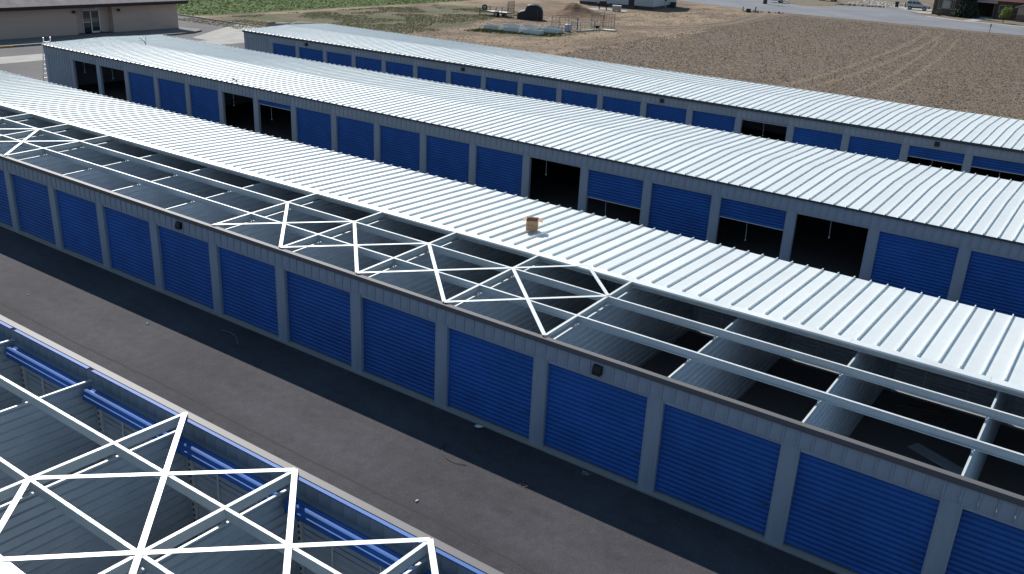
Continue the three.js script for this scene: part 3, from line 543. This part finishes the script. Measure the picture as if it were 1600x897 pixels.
/* ------------------------------------------------ yard beyond the farthest row */
{ // raised garden beds: open troughs with soil
  const bedM = S({ color: L(0.8, 0.84, 0.85), roughness: 0.55, map: dustMap }), soil = S({ color: L(0.07, 0.05, 0.035), roughness: 1 });
  const mk = (l, w, h) => {
    const b = thing('garden_bed', '', 'planter', [0, 0, 0], 0, 'white raised garden beds');
    const t = 0.05;
    const cor = (n, len) => { const gs = []; for (let i = 0; i < n; i++) gs.push(bx(-len / 2 + len * i / n, -len / 2 + len * (i + 0.55) / n, 0.03, h - 0.05, -0.012, 0.012)); return gs; };
    for (const s of [-1, 1]) { part('side', mg(new THREE.BoxGeometry(l, h, t).translate(0, h / 2, 0), cor(8, l).map(g => g.translate(0, 0, s * (t / 2 + 0.006)))), bedM, b, 0, 0, s * (w / 2)); part('end', new THREE.BoxGeometry(t, h, w - t).translate(0, h / 2, 0), bedM, b, s * (l / 2 - t / 2), 0, 0); }
    for (const sx of [-1, 1]) for (const sz of [-1, 1]) part('corner_post', new THREE.BoxGeometry(0.09, h + 0.03, 0.09).translate(0, h / 2 + 0.015, 0), bedM, b, sx * l / 2, 0, sz * w / 2);
    part('soil', new THREE.BoxGeometry(l - 2 * t, 0.05, w - t), soil, b, 0, h - 0.22, 0);
    return b;
  };
  const A = mk(2.1, 1.15, 0.5), spots = [[-33.0, -76.3, 0.02], [-32.4, -79.4, -0.05], [-30.2, -76.6, 0.04], [-30.1, -80.2, 0.0], [-27.3, -76.5, -0.03], [-29.0, -78.4, 0.06], [-28.2, -82.2, 0.0], [-26.9, -79.9, 0.05]];
  const lab = ['leftmost white raised garden bed', 'white garden bed at the back left, in front of the black covered vehicle', 'front white garden bed just right of the leftmost one', 'white garden bed in the back row at the middle', 'nearest white garden bed, lowest in the picture', 'white garden bed partly hidden behind the nearest bed', 'white garden bed at the back right, beside the wire pens', 'rightmost white garden bed, touching the wire pen'];
  spots.forEach(([x, z, a], i) => { if (i) copyOf(A, lab[i], [x, 0, z], a); else { A.userData.label = lab[0]; A.position.set(x, 0, z); A.rotation.y = a; } });
}
{ // wire animal pens: framed panels with upright bars
  const steel = S({ color: L(0.12, 0.115, 0.12), roughness: 0.6, metalness: 0.3 }), pale = S({ color: L(0.35, 0.37, 0.36), roughness: 0.6, metalness: 0.3 });
  const panel = (p, a, b, h, n, m) => { const gs = [rod(a, V(a.x, h, a.z), 0.035, 5), rod(b, V(b.x, h, b.z), 0.035, 5), rod(V(a.x, h, a.z), V(b.x, h, b.z), 0.03, 5), rod(V(a.x, 0.12, a.z), V(b.x, 0.12, b.z), 0.025, 5), rod(V(a.x, h / 2, a.z), V(b.x, h / 2, b.z), 0.02, 5)]; for (let i = 1; i < n; i++) { const q = a.clone().lerp(b, i / n); gs.push(rod(V(q.x, 0.12, q.z), V(q.x, h, q.z), 0.013, 4)); } part('panel', mg(gs), m, p); };
  const ring = (p, pts, h, n, m, close = true) => pts.forEach((q, i) => { if (!close && i === pts.length - 1) return; const r = pts[(i + 1) % pts.length]; panel(p, V(q[0], 0, q[1]), V(r[0], 0, r[1]), h, n, m); });
  const k1 = thing('wire_pen', 'dark barred wire pen beside the rightmost garden bed', 'pen', [-26.6, 0, -83], 0, 'wire pens');
  ring(k1, [[-2.3, 0], [-0.3, 1.5], [1.4, -0.2], [0.1, -2.2]], 1.75, 6, steel);
  const k2 = thing('wire_pen', 'long low pale wire run between the two barred pens', 'pen', [-26.2, 0, -86.5], 0, 'wire pens');
  ring(k2, [[1.0, 2.6], [1.2, -0.4], [-0.2, -3.0], [-2.0, -1.6], [-1.2, 1.2]], 1.15, 7, pale);
  const k3 = thing('wire_pen', 'tall barred wire pen at the right end, nearest the white house', 'pen', [-26.0, 0, -91.3], 0, 'wire pens');
  ring(k3, [[-1.3, 1.2], [0.7, 1.7], [1.1, -0.6], [-0.9, -1.4]], 1.8, 4, steel);
  const wb = S({ color: L(0.62, 0.6, 0.55), roughness: 0.8 });
  single('white_board', new THREE.BoxGeometry(0.22, 0.2, 4.6), wb, 'pale timber board along the foot of the wire run', 'board', [-25.3, 0.08, -85.9], -0.13);
  single('white_tray', new THREE.LatheGeometry([[0, 0.04], [0.95, 0.04], [1.05, 0.16], [1.0, 0.16], [0.9, 0.08], [0, 0.08]].map(a => new THREE.Vector2(...a)), 24).scale(1, 1, 0.8), wb, 'shallow round pale tray in front of the right wire pen', 'tray', [-24.3, -0.05, -89.4]);
  single('black_bucket', new THREE.LatheGeometry([[0, 0], [0.2, 0], [0.28, 0.5], [0.26, 0.5], [0.18, 0.04], [0, 0.04]].map(a => new THREE.Vector2(...a)), 16), blackM, 'black bucket between the wire run and the right pen', 'bucket', [-25.5, -0.03, -88.6]);
  single('blue_tank', (() => { const s = new THREE.LatheGeometry([[0, 0], [0.36, 0.0], [0.4, 0.08], [0.4, 0.8], [0.3, 0.92], [0, 0.94]].map(a => new THREE.Vector2(...a)), 16); return s; })(), S({ color: L(0.42, 0.52, 0.62), roughness: 0.5 }), 'pale blue drum standing inside the left wire pen', 'drum', [-26.5, -0.03, -83.0]);
}
{ // mound of dirt
  const g = new THREE.PlaneGeometry(12, 11, 60, 56).rotateX(-Math.PI / 2), p = g.attributes.position;
  for (let i = 0; i < p.count; i++) { const x = p.getX(i), z = p.getZ(i); const a = Math.exp(-((x + 0.6) ** 2 / 5 + z * z / 5)), b = 0.75 * Math.exp(-((x - 2.4) ** 2 / 3.2 + (z + 1) ** 2 / 4)), n = fb((x + 20) / 40, (z + 20) / 40, 24, 4, 3); p.setY(i, Math.max(0, (a * 1.7 + b * 1.1) * (0.72 + 0.65 * n) - 0.12) - 0.03); }
  g.computeVertexNormals();
  const m = part('dirt_mound', g, S({ map: tex(256, (u, v) => mix3([0.35, 0.27, 0.205], [0.53, 0.43, 0.34], fb(u, v, 16, 4, 3)), 0), roughness: 1 }), scene, -37.8, 0, -103.5); m.userData.kind = 'structure';
}
{ // vehicle under a black tarpaulin
  const secs = [[-1.75, 0.62, 0.5], [-1.68, 0.95, 0.75], [-1.2, 1.18, 0.86], [-0.72, 1.3, 0.92], [-0.45, 1.95, 0.95], [0.2, 2.12, 0.97], [0.9, 2.05, 0.97], [1.5, 1.72, 0.93], [1.72, 1.35, 0.85], [1.78, 0.7, 0.7]];
  const N = 15, pos = [], idx = [];
  secs.forEach(([x, h, w], si) => { for (let j = 0; j <= N; j++) { const t = j / N * Math.PI, c = Math.cos(t), s = Math.sin(t), e = 0.45; let z = Math.sign(c) * Math.pow(Math.abs(c), e) * w, y = Math.pow(s, e) * h; z *= 1 + 0.10 * (1 - y / h) + 0.025 * Math.sin(si * 2.3 + j * 1.9); y += 0.03 * Math.sin(si * 3.1 + j * 1.3) * s; pos.push(x, Math.max(0, y), z); } });
  for (let i = 0; i < secs.length - 1; i++) for (let j = 0; j < N; j++) { const a = i * (N + 1) + j, b = a + N + 1; idx.push(a, a + 1, b, b, a + 1, b + 1); }
  for (const [i, f] of [[0, 1], [secs.length - 1, 0]]) for (let j = 1; j < N; j++) { const a = i * (N + 1); f ? idx.push(a, a + j + 1, a + j) : idx.push(a, a + j, a + j + 1); }
  const g = new THREE.BufferGeometry(); g.setAttribute('position', new THREE.Float32BufferAttribute(pos, 3)); g.setIndex(idx); g.computeVertexNormals();
  const t = thing('covered_vehicle', 'small vehicle under a black tarpaulin on the bare dirt', 'vehicle', [-38.1, -0.03, -91.6], 0.5);
  part('tarpaulin', g, S({ color: L(0.012, 0.011, 0.016), roughness: 0.6 }), t);
  part('tie_strap', mg(tube([V(1.1, 0.1, 1.05), V(1.12, 1.3, 0.98), V(1.05, 2.04, 0.4), V(1.05, 2.04, -0.4), V(1.1, 0.5, -1.05)], 0.02, 20, 5)), S({ color: L(0.15, 0.15, 0.17), roughness: 0.7 }), t);
}
function wheel(parent, x, y, z, r, w, rimM) { const o = new THREE.Group(); o.name = 'wheel'; o.position.set(x, y, z); parent.add(o); part('tyre', new THREE.LatheGeometry([[r * 0.6, -w / 2], [r * 0.92, -w / 2], [r, -w / 3], [r, w / 3], [r * 0.92, w / 2], [r * 0.6, w / 2]].map(a => new THREE.Vector2(...a)), 20).rotateX(Math.PI / 2), rubberM, o); part('rim', new THREE.CylinderGeometry(r * 0.61, r * 0.61, w * 0.8, 14).rotateX(Math.PI / 2), rimM, o); return o; }
const rimM = S({ color: L(0.35, 0.35, 0.36), roughness: 0.4, metalness: 0.6 });
function utilityTrailer(label, pos, turn, gate = true) {
  const t = thing('utility_trailer', label, 'trailer', pos, turn, 'open utility trailers');
  const l = 3.4, w = 1.7, y = 0.55;
  part('deck', mg(bx(-l / 2, l / 2, y, y + 0.05, -w / 2, w / 2)), S({ color: L(0.5, 0.5, 0.52), roughness: 0.6, metalness: 0.3 }), t);
  part('frame', mg(bx(-l / 2, l / 2, y - 0.1, y, -w / 2, -w / 2 + 0.08), bx(-l / 2, l / 2, y - 0.1, y, w / 2 - 0.08, w / 2), bx(-l / 2, -l / 2 + 0.08, y - 0.1, y, -w / 2, w / 2), bx(l / 2 - 0.08, l / 2, y - 0.1, y, -w / 2, w / 2)), blackM, t);
  const rails = []; for (const s of [-1, 1]) { rails.push(rod(V(-l / 2, y + 0.5, s * w / 2), V(l / 2, y + 0.5, s * w / 2), 0.03)); for (let i = 0; i < 5; i++) rails.push(rod(V(-l / 2 + l * i / 4, y, s * w / 2), V(-l / 2 + l * i / 4, y + 0.5, s * w / 2), 0.028)); } rails.push(rod(V(-l / 2, y + 0.5, -w / 2), V(-l / 2, y + 0.5, w / 2), 0.03));
  part('side_rails', mg(rails), blackM, t);
  part('drawbar', mg(bar(V(-l / 2, y - 0.05, -0.6), V(-l / 2 - 1.2, y - 0.05, 0), 0.08), bar(V(-l / 2, y - 0.05, 0.6), V(-l / 2 - 1.2, y - 0.05, 0), 0.08)), blackM, t);
  part('jack', mg(rod(V(-l / 2 - 1.1, 0, 0), V(-l / 2 - 1.1, 0.85, 0), 0.04), bx(-l / 2 - 1.2, -l / 2 - 1.0, 0, 0.03, -0.1, 0.1)), blackM, t);
  for (const s of [-1, 1]) { wheel(t, 0.15, 0.34, s * (w / 2 + 0.14), 0.34, 0.2, rimM); part('mudguard', new THREE.CylinderGeometry(0.44, 0.44, 0.24, 14, 1, true, 0, Math.PI).rotateX(Math.PI / 2).rotateZ(Math.PI / 2 * 0).translate(0.15, 0.36, s * (w / 2 + 0.14)), blackM, t); }
  const sp = wheel(t, -l / 2 - 0.25, y + 0.42, 0.25, 0.36, 0.2, rimM); sp.name = 'spare_wheel'; sp.rotation.y = 0.2;
  if (gate) { const gs = [rod(V(l / 2, y, -w / 2), V(l / 2, y + 1.35, -w / 2), 0.035), rod(V(l / 2, y, w / 2), V(l / 2, y + 1.35, w / 2), 0.035), rod(V(l / 2, y + 1.35, -w / 2), V(l / 2, y + 1.35, w / 2), 0.035), rod(V(l / 2, y + 0.1, -w / 2), V(l / 2, y + 0.1, w / 2), 0.03)]; for (let i = 1; i < 8; i++) gs.push(rod(V(l / 2, y + 0.1, -w / 2 + w * i / 8), V(l / 2, y + 1.35, -w / 2 + w * i / 8), 0.022)); part('ramp_gate', mg(gs), S({ color: L(0.12, 0.07, 0.06), roughness: 0.7 }), t); }
  return t;
}
utilityTrailer('open utility trailer with upright ramp gate beside the black tarpaulin', [-43.0, -0.03, -91.0], 0.12).scale.setScalar(1.12);
utilityTrailer('utility trailer across the road at the top edge of the picture', [-31.2, -0.03, -171.5], 0.5, false);
{ // white house with patio things
  const o = thing('white_house', 'white sided house with dark skirting at the top of the dirt lot', 'house', [-36.5, 0, -125.8], 0.125);
  const siding = S({ color: L(0.66, 0.68, 0.72), roughness: 0.6, map: dustMap }), skirt = S({ color: L(0.09, 0.08, 0.075), roughness: 0.9 });
  const Lx = 13.5, Dz = 12;
  part('skirting', bx(-Lx + 0.05, -0.05, -0.03, 0.45, -Dz + 0.05, -0.05), skirt, o);
  part('wall', bx(-Lx, 0, 0.45, 3.1, -Dz, 0), siding, o);
  for (let k = 0; k < 11; k++) part('siding_board', bx(-Lx - 0.012, 0.012, 0.46 + k * 0.24, 0.46 + k * 0.24 + 0.225, 0.001, 0.02), siding, o);
  part('roof', (() => { const s = new THREE.Shape([[-Dz - 0.5, 3.1], [0.5, 3.1], [-Dz / 2, 5]].map(a => new THREE.Vector2(...a))); return new THREE.ExtrudeGeometry(s, { depth: Lx + 0.8, bevelEnabled: false }).rotateY(-Math.PI / 2).translate(0.4, 0, 0); })(), darkM, o).rotation.set(0, 0, 0);
  const d = new THREE.Group(); d.name = 'door'; d.position.set(-3.9, 0.45, 0.03); o.add(d); part('leaf', bx(-0.5, 0.5, 0, 2.05, 0, 0.03), darkM, d); part('handle', bx(0.35, 0.42, 0.95, 1.05, 0.03, 0.08), galvM, d);
  part('step', bx(-4.6, -3.1, -0.03, 0.42, 0.06, 0.7), skirt, o); part('step', bx(-4.8, -2.9, -0.03, 0.22, 0.7, 1.2), skirt, o);
  const w = new THREE.Group(); w.name = 'window'; w.position.set(-2.0, 1.75, 0.03); o.add(w); part('frame', mg(bx(-0.42, 0.42, -0.05, 0, 0, 0.05), bx(-0.42, -0.36, 0, 1, 0, 0.05), bx(0.36, 0.42, 0, 1, 0, 0.05), bx(-0.03, 0.03, 0, 1, 0, 0.05)), whiteM, w); part('pane', bx(-0.36, 0.36, 0, 1, 0, 0.02), glassM, w);
  part('heat_pump', bx(0.25, 1.0, 0, 0.9, -9.0, -8.1), darkM, o);
  part('meter_box', bx(0.02, 0.2, 1.2, 1.9, -6.2, -5.7), darkM, o); part('conduit', bx(0.02, 0.1, 0.1, 2.9, -6.0, -5.9), galvM, o);
  sheet('patio', blob([[-44.2, -115.5], [-40, -115.4], [-37.3, -117.2], [-38, -119.6], [-43, -119.8]], 30), -0.006, concM);
  const gr = thing('barbecue', 'covered black barbecue on the pale patio', 'barbecue', [-41.2, -0.006, -117.2], 0.3);
  part('cover', (() => { const s = new THREE.Shape([[-0.75, 0.55], [-1.05, 0.75], [-0.95, 0.95], [-0.55, 1.05], [-0.45, 1.3], [0.35, 1.32], [0.5, 1.05], [0.95, 0.95], [1.05, 0.75], [0.75, 0.5]].map(a => new THREE.Vector2(...a))); return new THREE.ExtrudeGeometry(s, { depth: 0.7, bevelEnabled: true, bevelSize: 0.05, bevelThickness: 0.05, bevelSegments: 2 }).translate(0, 0, -0.35); })(), blackM, gr);
  for (const sx of [-0.6, 0.6]) for (const sz of [-0.25, 0.25]) part('leg', bx(sx - 0.04, sx + 0.04, 0, 0.56, sz - 0.04, sz + 0.04), blackM, gr);
  const ch = thing('storage_chest', 'pale storage chest with white lid on the patio beside the barbecue', 'chest', [-38.3, -0.006, -116.6], 0.3);
  part('body', bx(-0.65, 0.65, 0.12, 0.8, -0.4, 0.4), S({ color: L(0.42, 0.41, 0.38), roughness: 0.7 }), ch); part('lid', bx(-0.7, 0.7, 0.8, 0.92, -0.45, 0.45), whiteM, ch); for (const s of [-0.5, 0.5]) part('foot', bx(s - 0.08, s + 0.08, 0, 0.12, -0.35, 0.35), darkM, ch);
}
{ // rubble behind the farthest roof
  const stone = S({ map: concMap, color: L(0.75, 0.68, 0.66), roughness: 0.95 });
  const slab = (w, h, d, s) => { const g = new THREE.IcosahedronGeometry(1, 2), p = g.attributes.position; for (let i = 0; i < p.count; i++) { const x = p.getX(i), y = p.getY(i), z = p.getZ(i), n = 0.85 + 0.3 * fb((x + 3 + s) / 8, (z + 3 + y) / 8, 8, 3, s); p.setXYZ(i, Math.sign(x) * Math.pow(Math.abs(x), 0.6) * w * n, Math.max(0, Math.sign(y) * Math.pow(Math.abs(y), 0.5) * h * n), Math.sign(z) * Math.pow(Math.abs(z), 0.6) * d * n); } g.computeVertexNormals(); return g; };
  single('concrete_rubble', slab(1.5, 0.95, 0.9, 1), stone, 'larger pale broken slab behind the far end of the farthest roof', 'rubble', [-44.3, -0.03, -55.6], 0.9, 'broken concrete heaps');
  single('concrete_rubble', slab(0.9, 0.9, 0.8, 2), stone, 'grey broken block left of the larger pale slab', 'rubble', [-45.0, -0.03, -53.3], 0.3, 'broken concrete heaps');
  single('concrete_rubble', slab(0.5, 1.1, 0.45, 3), stone, 'smallest upright block at the left of the rubble', 'rubble', [-45.3, -0.03, -51.9], 1.3, 'broken concrete heaps');
}

/* ------------------------------------------------ across the road */
{ // sport utility vehicle, nose to the right
  const t = thing('parked_car', 'silver off-road car parked on the driveway across the road', 'car', [-7.9, 0.002, -186.2], 0.12);
  const paint = new THREE.MeshPhysicalMaterial({ color: L(0.42, 0.47, 0.48), metalness: 0.4, roughness: 0.35, clearcoat: 0.6 }), plast = S({ color: L(0.03, 0.03, 0.032), roughness: 0.7 });
  const ex = (pts, w, b = 0.05) => new THREE.ExtrudeGeometry(new THREE.Shape(pts.map(a => new THREE.Vector2(...a))), { depth: w, bevelEnabled: true, bevelSize: b, bevelThickness: b, bevelSegments: 2 }).translate(0, 0, -w / 2);
  part('body', ex([[-2.15, 0.5], [-2.2, 1.05], [-2.1, 1.12], [0.95, 1.12], [1.2, 1.06], [2.05, 0.95], [2.15, 0.8], [2.15, 0.5], [1.75, 0.45], [1.65, 0.75], [1.1, 0.75], [0.98, 0.42], [-0.98, 0.42], [-1.1, 0.75], [-1.65, 0.75], [-1.75, 0.45]], 1.62), paint, t);
  part('cabin', ex([[-2.12, 1.12], [-1.98, 1.66], [-1.8, 1.74], [0.05, 1.74], [0.25, 1.68], [0.92, 1.12]], 1.4), paint, t);
  for (const s of [-1, 1]) for (const q of [[[-1.9, 1.2], [-1.8, 1.58], [-1.15, 1.58], [-1.15, 1.2]], [[-1.05, 1.2], [-1.05, 1.58], [-0.35, 1.58], [-0.35, 1.2]], [[-0.25, 1.2], [-0.25, 1.58], [0.12, 1.58], [0.6, 1.2]]]) part('side_window', ex(q, 0.01, 0.004).translate(0, 0, s * 0.752), glassM, t);
  const ws = part('windscreen', new THREE.BoxGeometry(0.02, 0.62, 1.25), glassM, t, 0.62, 1.41, 0); ws.rotation.z = 0.87;
  part('bumper', ex([[2.1, 0.42], [2.3, 0.45], [2.3, 0.65], [2.1, 0.68]], 1.6), plast, t); part('bumper', ex([[-2.15, 0.42], [-2.32, 0.45], [-2.32, 0.65], [-2.15, 0.68]], 1.6), plast, t);
  part('cladding', mg(bx(-1.0, 1.0, 0.38, 0.62, 0.85, 0.885), bx(-1.0, 1.0, 0.38, 0.62, -0.885, -0.85)), plast, t);
  for (const x of [-1.37, 1.37]) for (const s of [-1, 1]) wheel(t, x, 0.37, s * 0.78, 0.37, 0.24, rimM);
  for (const s of [-1, 1]) part('headlight', bx(2.18, 2.22, 0.78, 0.92, s * 0.62 - 0.14, s * 0.62 + 0.14), whiteM, t);
  part('roof_rack', mg(bx(-1.7, -0.05, 1.82, 1.85, -0.62, -0.58), bx(-1.7, -0.05, 1.82, 1.85, 0.58, 0.62), bx(-1.6, -1.56, 1.78, 1.85, -0.62, 0.62), bx(-0.2, -0.16, 1.78, 1.85, -0.62, 0.62)), plast, t);
  const sw = wheel(t, -2.36, 0.95, 0, 0.34, 0.2, plast); sw.name = 'spare_wheel'; sw.rotation.y = Math.PI / 2;
  const r = thing('parked_car', 'dark red car at the top edge across the road', 'car', [-27.6, -0.01, -191.5], -0.15);
  part('body', ex([[-2.2, 0.35], [-2.2, 0.9], [-1.2, 1.0], [-0.7, 1.45], [0.6, 1.45], [1.1, 1.0], [2.1, 0.85], [2.2, 0.4]], 1.6), new THREE.MeshPhysicalMaterial({ color: L(0.09, 0.01, 0.015), roughness: 0.35, clearcoat: 0.7 }), r);
  for (const x of [-1.35, 1.35]) for (const s of [-1, 1]) wheel(r, x, 0.33, s * 0.78, 0.33, 0.22, rimM);
  part('side_window', bx(-0.7, 0.6, 1.02, 1.34, 0.8, 0.865), glassM, r);
  // wheelie bin
  const b = thing('wheelie_bin', 'dark wheeled rubbish bin at the road edge left of the car', 'bin', [-12.4, -0.004, -188.2], 0.2);
  const g = new THREE.CylinderGeometry(0.5, 0.4, 1.0, 4).rotateY(Math.PI / 4).translate(0, 0.62, 0); part('body', g, S({ color: L(0.05, 0.035, 0.035), roughness: 0.7 }), b); part('lid', bx(-0.42, 0.42, 1.12, 1.2, -0.42, 0.42), S({ color: L(0.06, 0.05, 0.05), roughness: 0.7 }), b);
  for (const s of [-1, 1]) part('wheel', new THREE.CylinderGeometry(0.13, 0.13, 0.08, 12).rotateZ(Math.PI / 2), rubberM, b, s * 0.3, 0.13, -0.3);
}
{ // house with dark porch
  const brick = S({ map: tex(256, (u, v) => { const n = fb(u, v, 40, 3, 2), k = 0.36 + (n - 0.5) * 0.2; return [k * 1.08, k * 0.95, k * 0.88]; }, 3), roughness: 0.95 }), lower = S({ color: L(0.15, 0.11, 0.10), roughness: 0.95 }), roofH = S({ color: L(0.12, 0.045, 0.04), roughness: 0.95 });
  const trim = S({ color: L(0.5, 0.46, 0.43), roughness: 0.7 });
  const o = thing('brick_house', 'brown house with deep dark porch behind the front path', 'house', [-3.4, -0.012, -178]);
  const win = (x, y, w, h, z) => { const g = new THREE.Group(); g.name = 'window'; g.position.set(x, y, z); o.add(g); part('pane', bx(-w / 2, w / 2, 0, h, 0.01, 0.03), glassM, g); part('frame', mg(bx(-w / 2 - 0.07, w / 2 + 0.07, h, h + 0.08, 0, 0.06), bx(-w / 2 - 0.07, w / 2 + 0.07, -0.08, 0, 0, 0.07), bx(-0.03, 0.03, 0, h, 0.02, 0.05), bx(-w / 2 - 0.07, -w / 2, 0, h, 0, 0.06), bx(w / 2, w / 2 + 0.07, 0, h, 0, 0.06)), trim, g); };
  part('wall', bx(0, 5.6, 0, 3.2, -12, 0), brick, o);
  part('wainscot', bx(-0.04, 5.64, 0, 0.9, -0.3, 0.06), lower, o);
  win(1.2, 1.1, 0.6, 1.7, 0.0); win(3.4, 1.1, 0.6, 1.7, 0.0); part('shutter_panel', bx(1.65, 2.95, 1.2, 2.7, 0, 0.03), trim, o);
  part('downpipe', bx(4.6, 4.7, 0.1, 3.1, 0.06, 0.14), trim, o);
  part('porch_back', bx(5.6, 10.4, 0, 3.2, -7.2, -7), brick, o);
  part('front_door', bx(8.2, 9.2, 0.1, 2.2, -7, -6.94), S({ color: L(0.06, 0.02, 0.02), roughness: 0.5 }), o);
  part('porch_floor', bx(5.6, 10.4, 0, 0.1, -7, -2.4), concM, o);
  part('porch_ceiling', bx(5.6, 10.6, 2.75, 3.2, -7, -2.2), trim, o);
  part('porch_fascia', bx(5.5, 10.7, 2.72, 3.0, -2.2, -2.05), trim, o);
  for (const x of [5.75, 10.25]) part('porch_post', bx(x - 0.15, x + 0.15, 0.1, 2.75, -2.7, -2.4), brick, o);
  part('wall', bx(10.4, 14.2, 0, 3.2, -12, -3), brick, o); win(12.0, 1.2, 2.0, 1.2, -3);
  part('roof', (() => { const s = new THREE.Shape([[-12.6, 3.2], [0.6, 3.2], [-6, 6]].map(a => new THREE.Vector2(...a))); return new THREE.ExtrudeGeometry(s, { depth: 6.2, bevelEnabled: false }).rotateY(-Math.PI / 2).translate(5.9, 0, 0); })(), roofH, o);
  part('roof', (() => { const s = new THREE.Shape([[-12.6, 3.2], [-2, 3.2], [-7, 5.6]].map(a => new THREE.Vector2(...a))); return new THREE.ExtrudeGeometry(s, { depth: 9, bevelEnabled: false }).rotateY(-Math.PI / 2).translate(14.9, 0, 0); })(), roofH, o);
  const h2 = thing('gabled_house', 'tan gabled house front with stone base at the right edge', 'house', [14.6, -0.012, -177.6]);
  const tan = S({ color: L(0.36, 0.30, 0.25), roughness: 0.95 });
  part('wall', (() => { const s = new THREE.Shape([[-3.4, 0], [4, 0], [4, 2.5], [0.3, 4.2], [-3.4, 2.5]].map(a => new THREE.Vector2(...a))); return new THREE.ExtrudeGeometry(s, { depth: 9, bevelEnabled: false }).translate(0, 0, -9); })(), tan, h2);
  part('stone_base', bx(-3.45, 4.05, 0, 1.2, 0.001, 0.08), lower, h2);
  for (const s of [-1, 1]) part('rake_board', bar(V(0.3, 4.32, 0.25), V(0.3 + s * 4.2, 2.4, 0.25), 0.6, 0.14), trim, h2);
  const wg = new THREE.Group(); wg.name = 'window'; wg.position.set(-1.5, 1.3, 0); h2.add(wg); part('pane', bx(-0.6, 0.6, 0, 1.2, 0.01, 0.03), glassM, wg); part('frame', mg(bx(-0.68, 0.68, 1.2, 1.28, 0, 0.06), bx(-0.68, -0.6, 0, 1.2, 0, 0.06), bx(0.6, 0.68, 0, 1.2, 0, 0.06)), trim, wg);
}
{ // trees
  const bark = S({ color: L(0.09, 0.065, 0.05), roughness: 1 });
  const t1 = thing('evergreen_tree', 'dense dark evergreen in front of the brown house', 'tree', [2.9, -0.02, -176.4]);
  part('trunk', new THREE.CylinderGeometry(0.12, 0.24, 2.4, 8).translate(0, 1.2, 0), bark, t1);
  part('crown', foliage(5200, () => { const y = Math.pow(rnd(), 1.3) * 6.2, r = 2.3 * (1 - y / 7.2) * (0.82 + 0.3 * fb(y / 8, rnd(), 8, 2, 1)), a = rr(0, 6.28), q = Math.sqrt(rr(0.25, 1)) * r; return V(Math.cos(a) * q, 0.2 + y, Math.sin(a) * q * 0.9); }, 0.24), leafM(L(0.018, 0.03, 0.016)), t1);
  const t2 = thing('young_tree', 'small bright green young tree by the gabled house', 'tree', [10.2, -0.02, -170]);
  part('trunk', mg(new THREE.CylinderGeometry(0.05, 0.09, 1.3, 7).translate(0, 0.65, 0), rod(V(0, 1.1, 0), V(0.5, 2.1, 0.2), 0.035), rod(V(0, 1.0, 0), V(-0.5, 1.9, -0.2), 0.035), rod(V(0, 1.2, 0), V(0.05, 2.5, 0), 0.03)), bark, t2);
  const cl = Array.from({ length: 14 }, () => [rr(-0.85, 0.85), rr(1.1, 2.5), rr(-0.8, 0.8), rr(0.35, 0.6)]);
  part('crown', foliage(2600, () => { const c = cl[Math.floor(rnd() * 14)], v = V(rr(-1, 1), rr(-1, 1), rr(-1, 1)).normalize().multiplyScalar(c[3] * Math.cbrt(rr(0.15, 1))); return V(c[0] + v.x, c[1] + v.y * 0.8, c[2] + v.z); }, 0.12), leafM(L(0.2, 0.26, 0.035)), t2);
  for (const [x, z, i] of [[-1.6, -175.2, 0], [0.6, -175.4, 1]]) { const s = thing('small_shrub', ['small dark shrub below the left window of the brown house', 'small dark shrub below the right window of the brown house'][i], 'shrub', [x, -0.02, z], 0, 'shrubs by the brown house'); part('foliage', foliage(350, () => V(rr(-0.4, 0.4), rr(0.02, 0.75), rr(-0.4, 0.4)), 0.09), leafM(L(0.05, 0.05, 0.03)), s); }
  const tr = thing('street_tree', 'bare tree trunk at the top edge across the road', 'tree', [-31.7, -0.03, -164.6]);
  part('trunk', new THREE.CylinderGeometry(0.2, 0.42, 4.5, 9).translate(0, 2.25, 0), bark, tr); for (let k = 0; k < 5; k++) part('limb', rod(V(0, 3 + k * 0.3, 0), V(Math.cos(k * 1.3) * 1.4, 5.2, Math.sin(k * 1.3) * 1.4), 0.08), bark, tr);
}
{ // stakes and post at the field edge
  const st = S({ color: L(0.05, 0.045, 0.04), roughness: 0.8 });
  single('survey_stake', mg(bx(-0.06, 0.06, 0, 0.75, -0.06, 0.06), bx(-0.06, 0.35, 0, 0.08, -0.06, 0.06)), st, 'dark stake at the left of the three by the road edge', 'stake', [-27.1, -0.03, -141.8]);
  single('utility_box', mg(bx(-0.3, 0.3, 0, 0.55, -0.25, 0.25), bx(-0.34, 0.34, 0.55, 0.6, -0.29, 0.29)), st, 'low dark utility box between the stakes by the road edge', 'utility box', [-25.5, -0.03, -140.3]);
  single('survey_stake', mg(bx(-0.07, 0.07, 0, 0.95, -0.07, 0.07), bx(-0.3, 0.6, 0, 0.1, -0.1, 0.1)), st, 'dark stake at the right of the three by the road edge', 'stake', [-24.6, -0.03, -141.2]);
  single('marker_post', mg(rod(V(0, 0, 0), V(0.03, 1.5, 0), 0.05), bx(-0.08, 0.12, 1.1, 1.5, -0.02, 0.02)), S({ color: L(0.3, 0.27, 0.24), roughness: 0.9 }), 'thin brown marker post at the edge of the stubble field', 'post', [12.3, -0.03, -142.6]);
}

renderer.render(scene, camera);
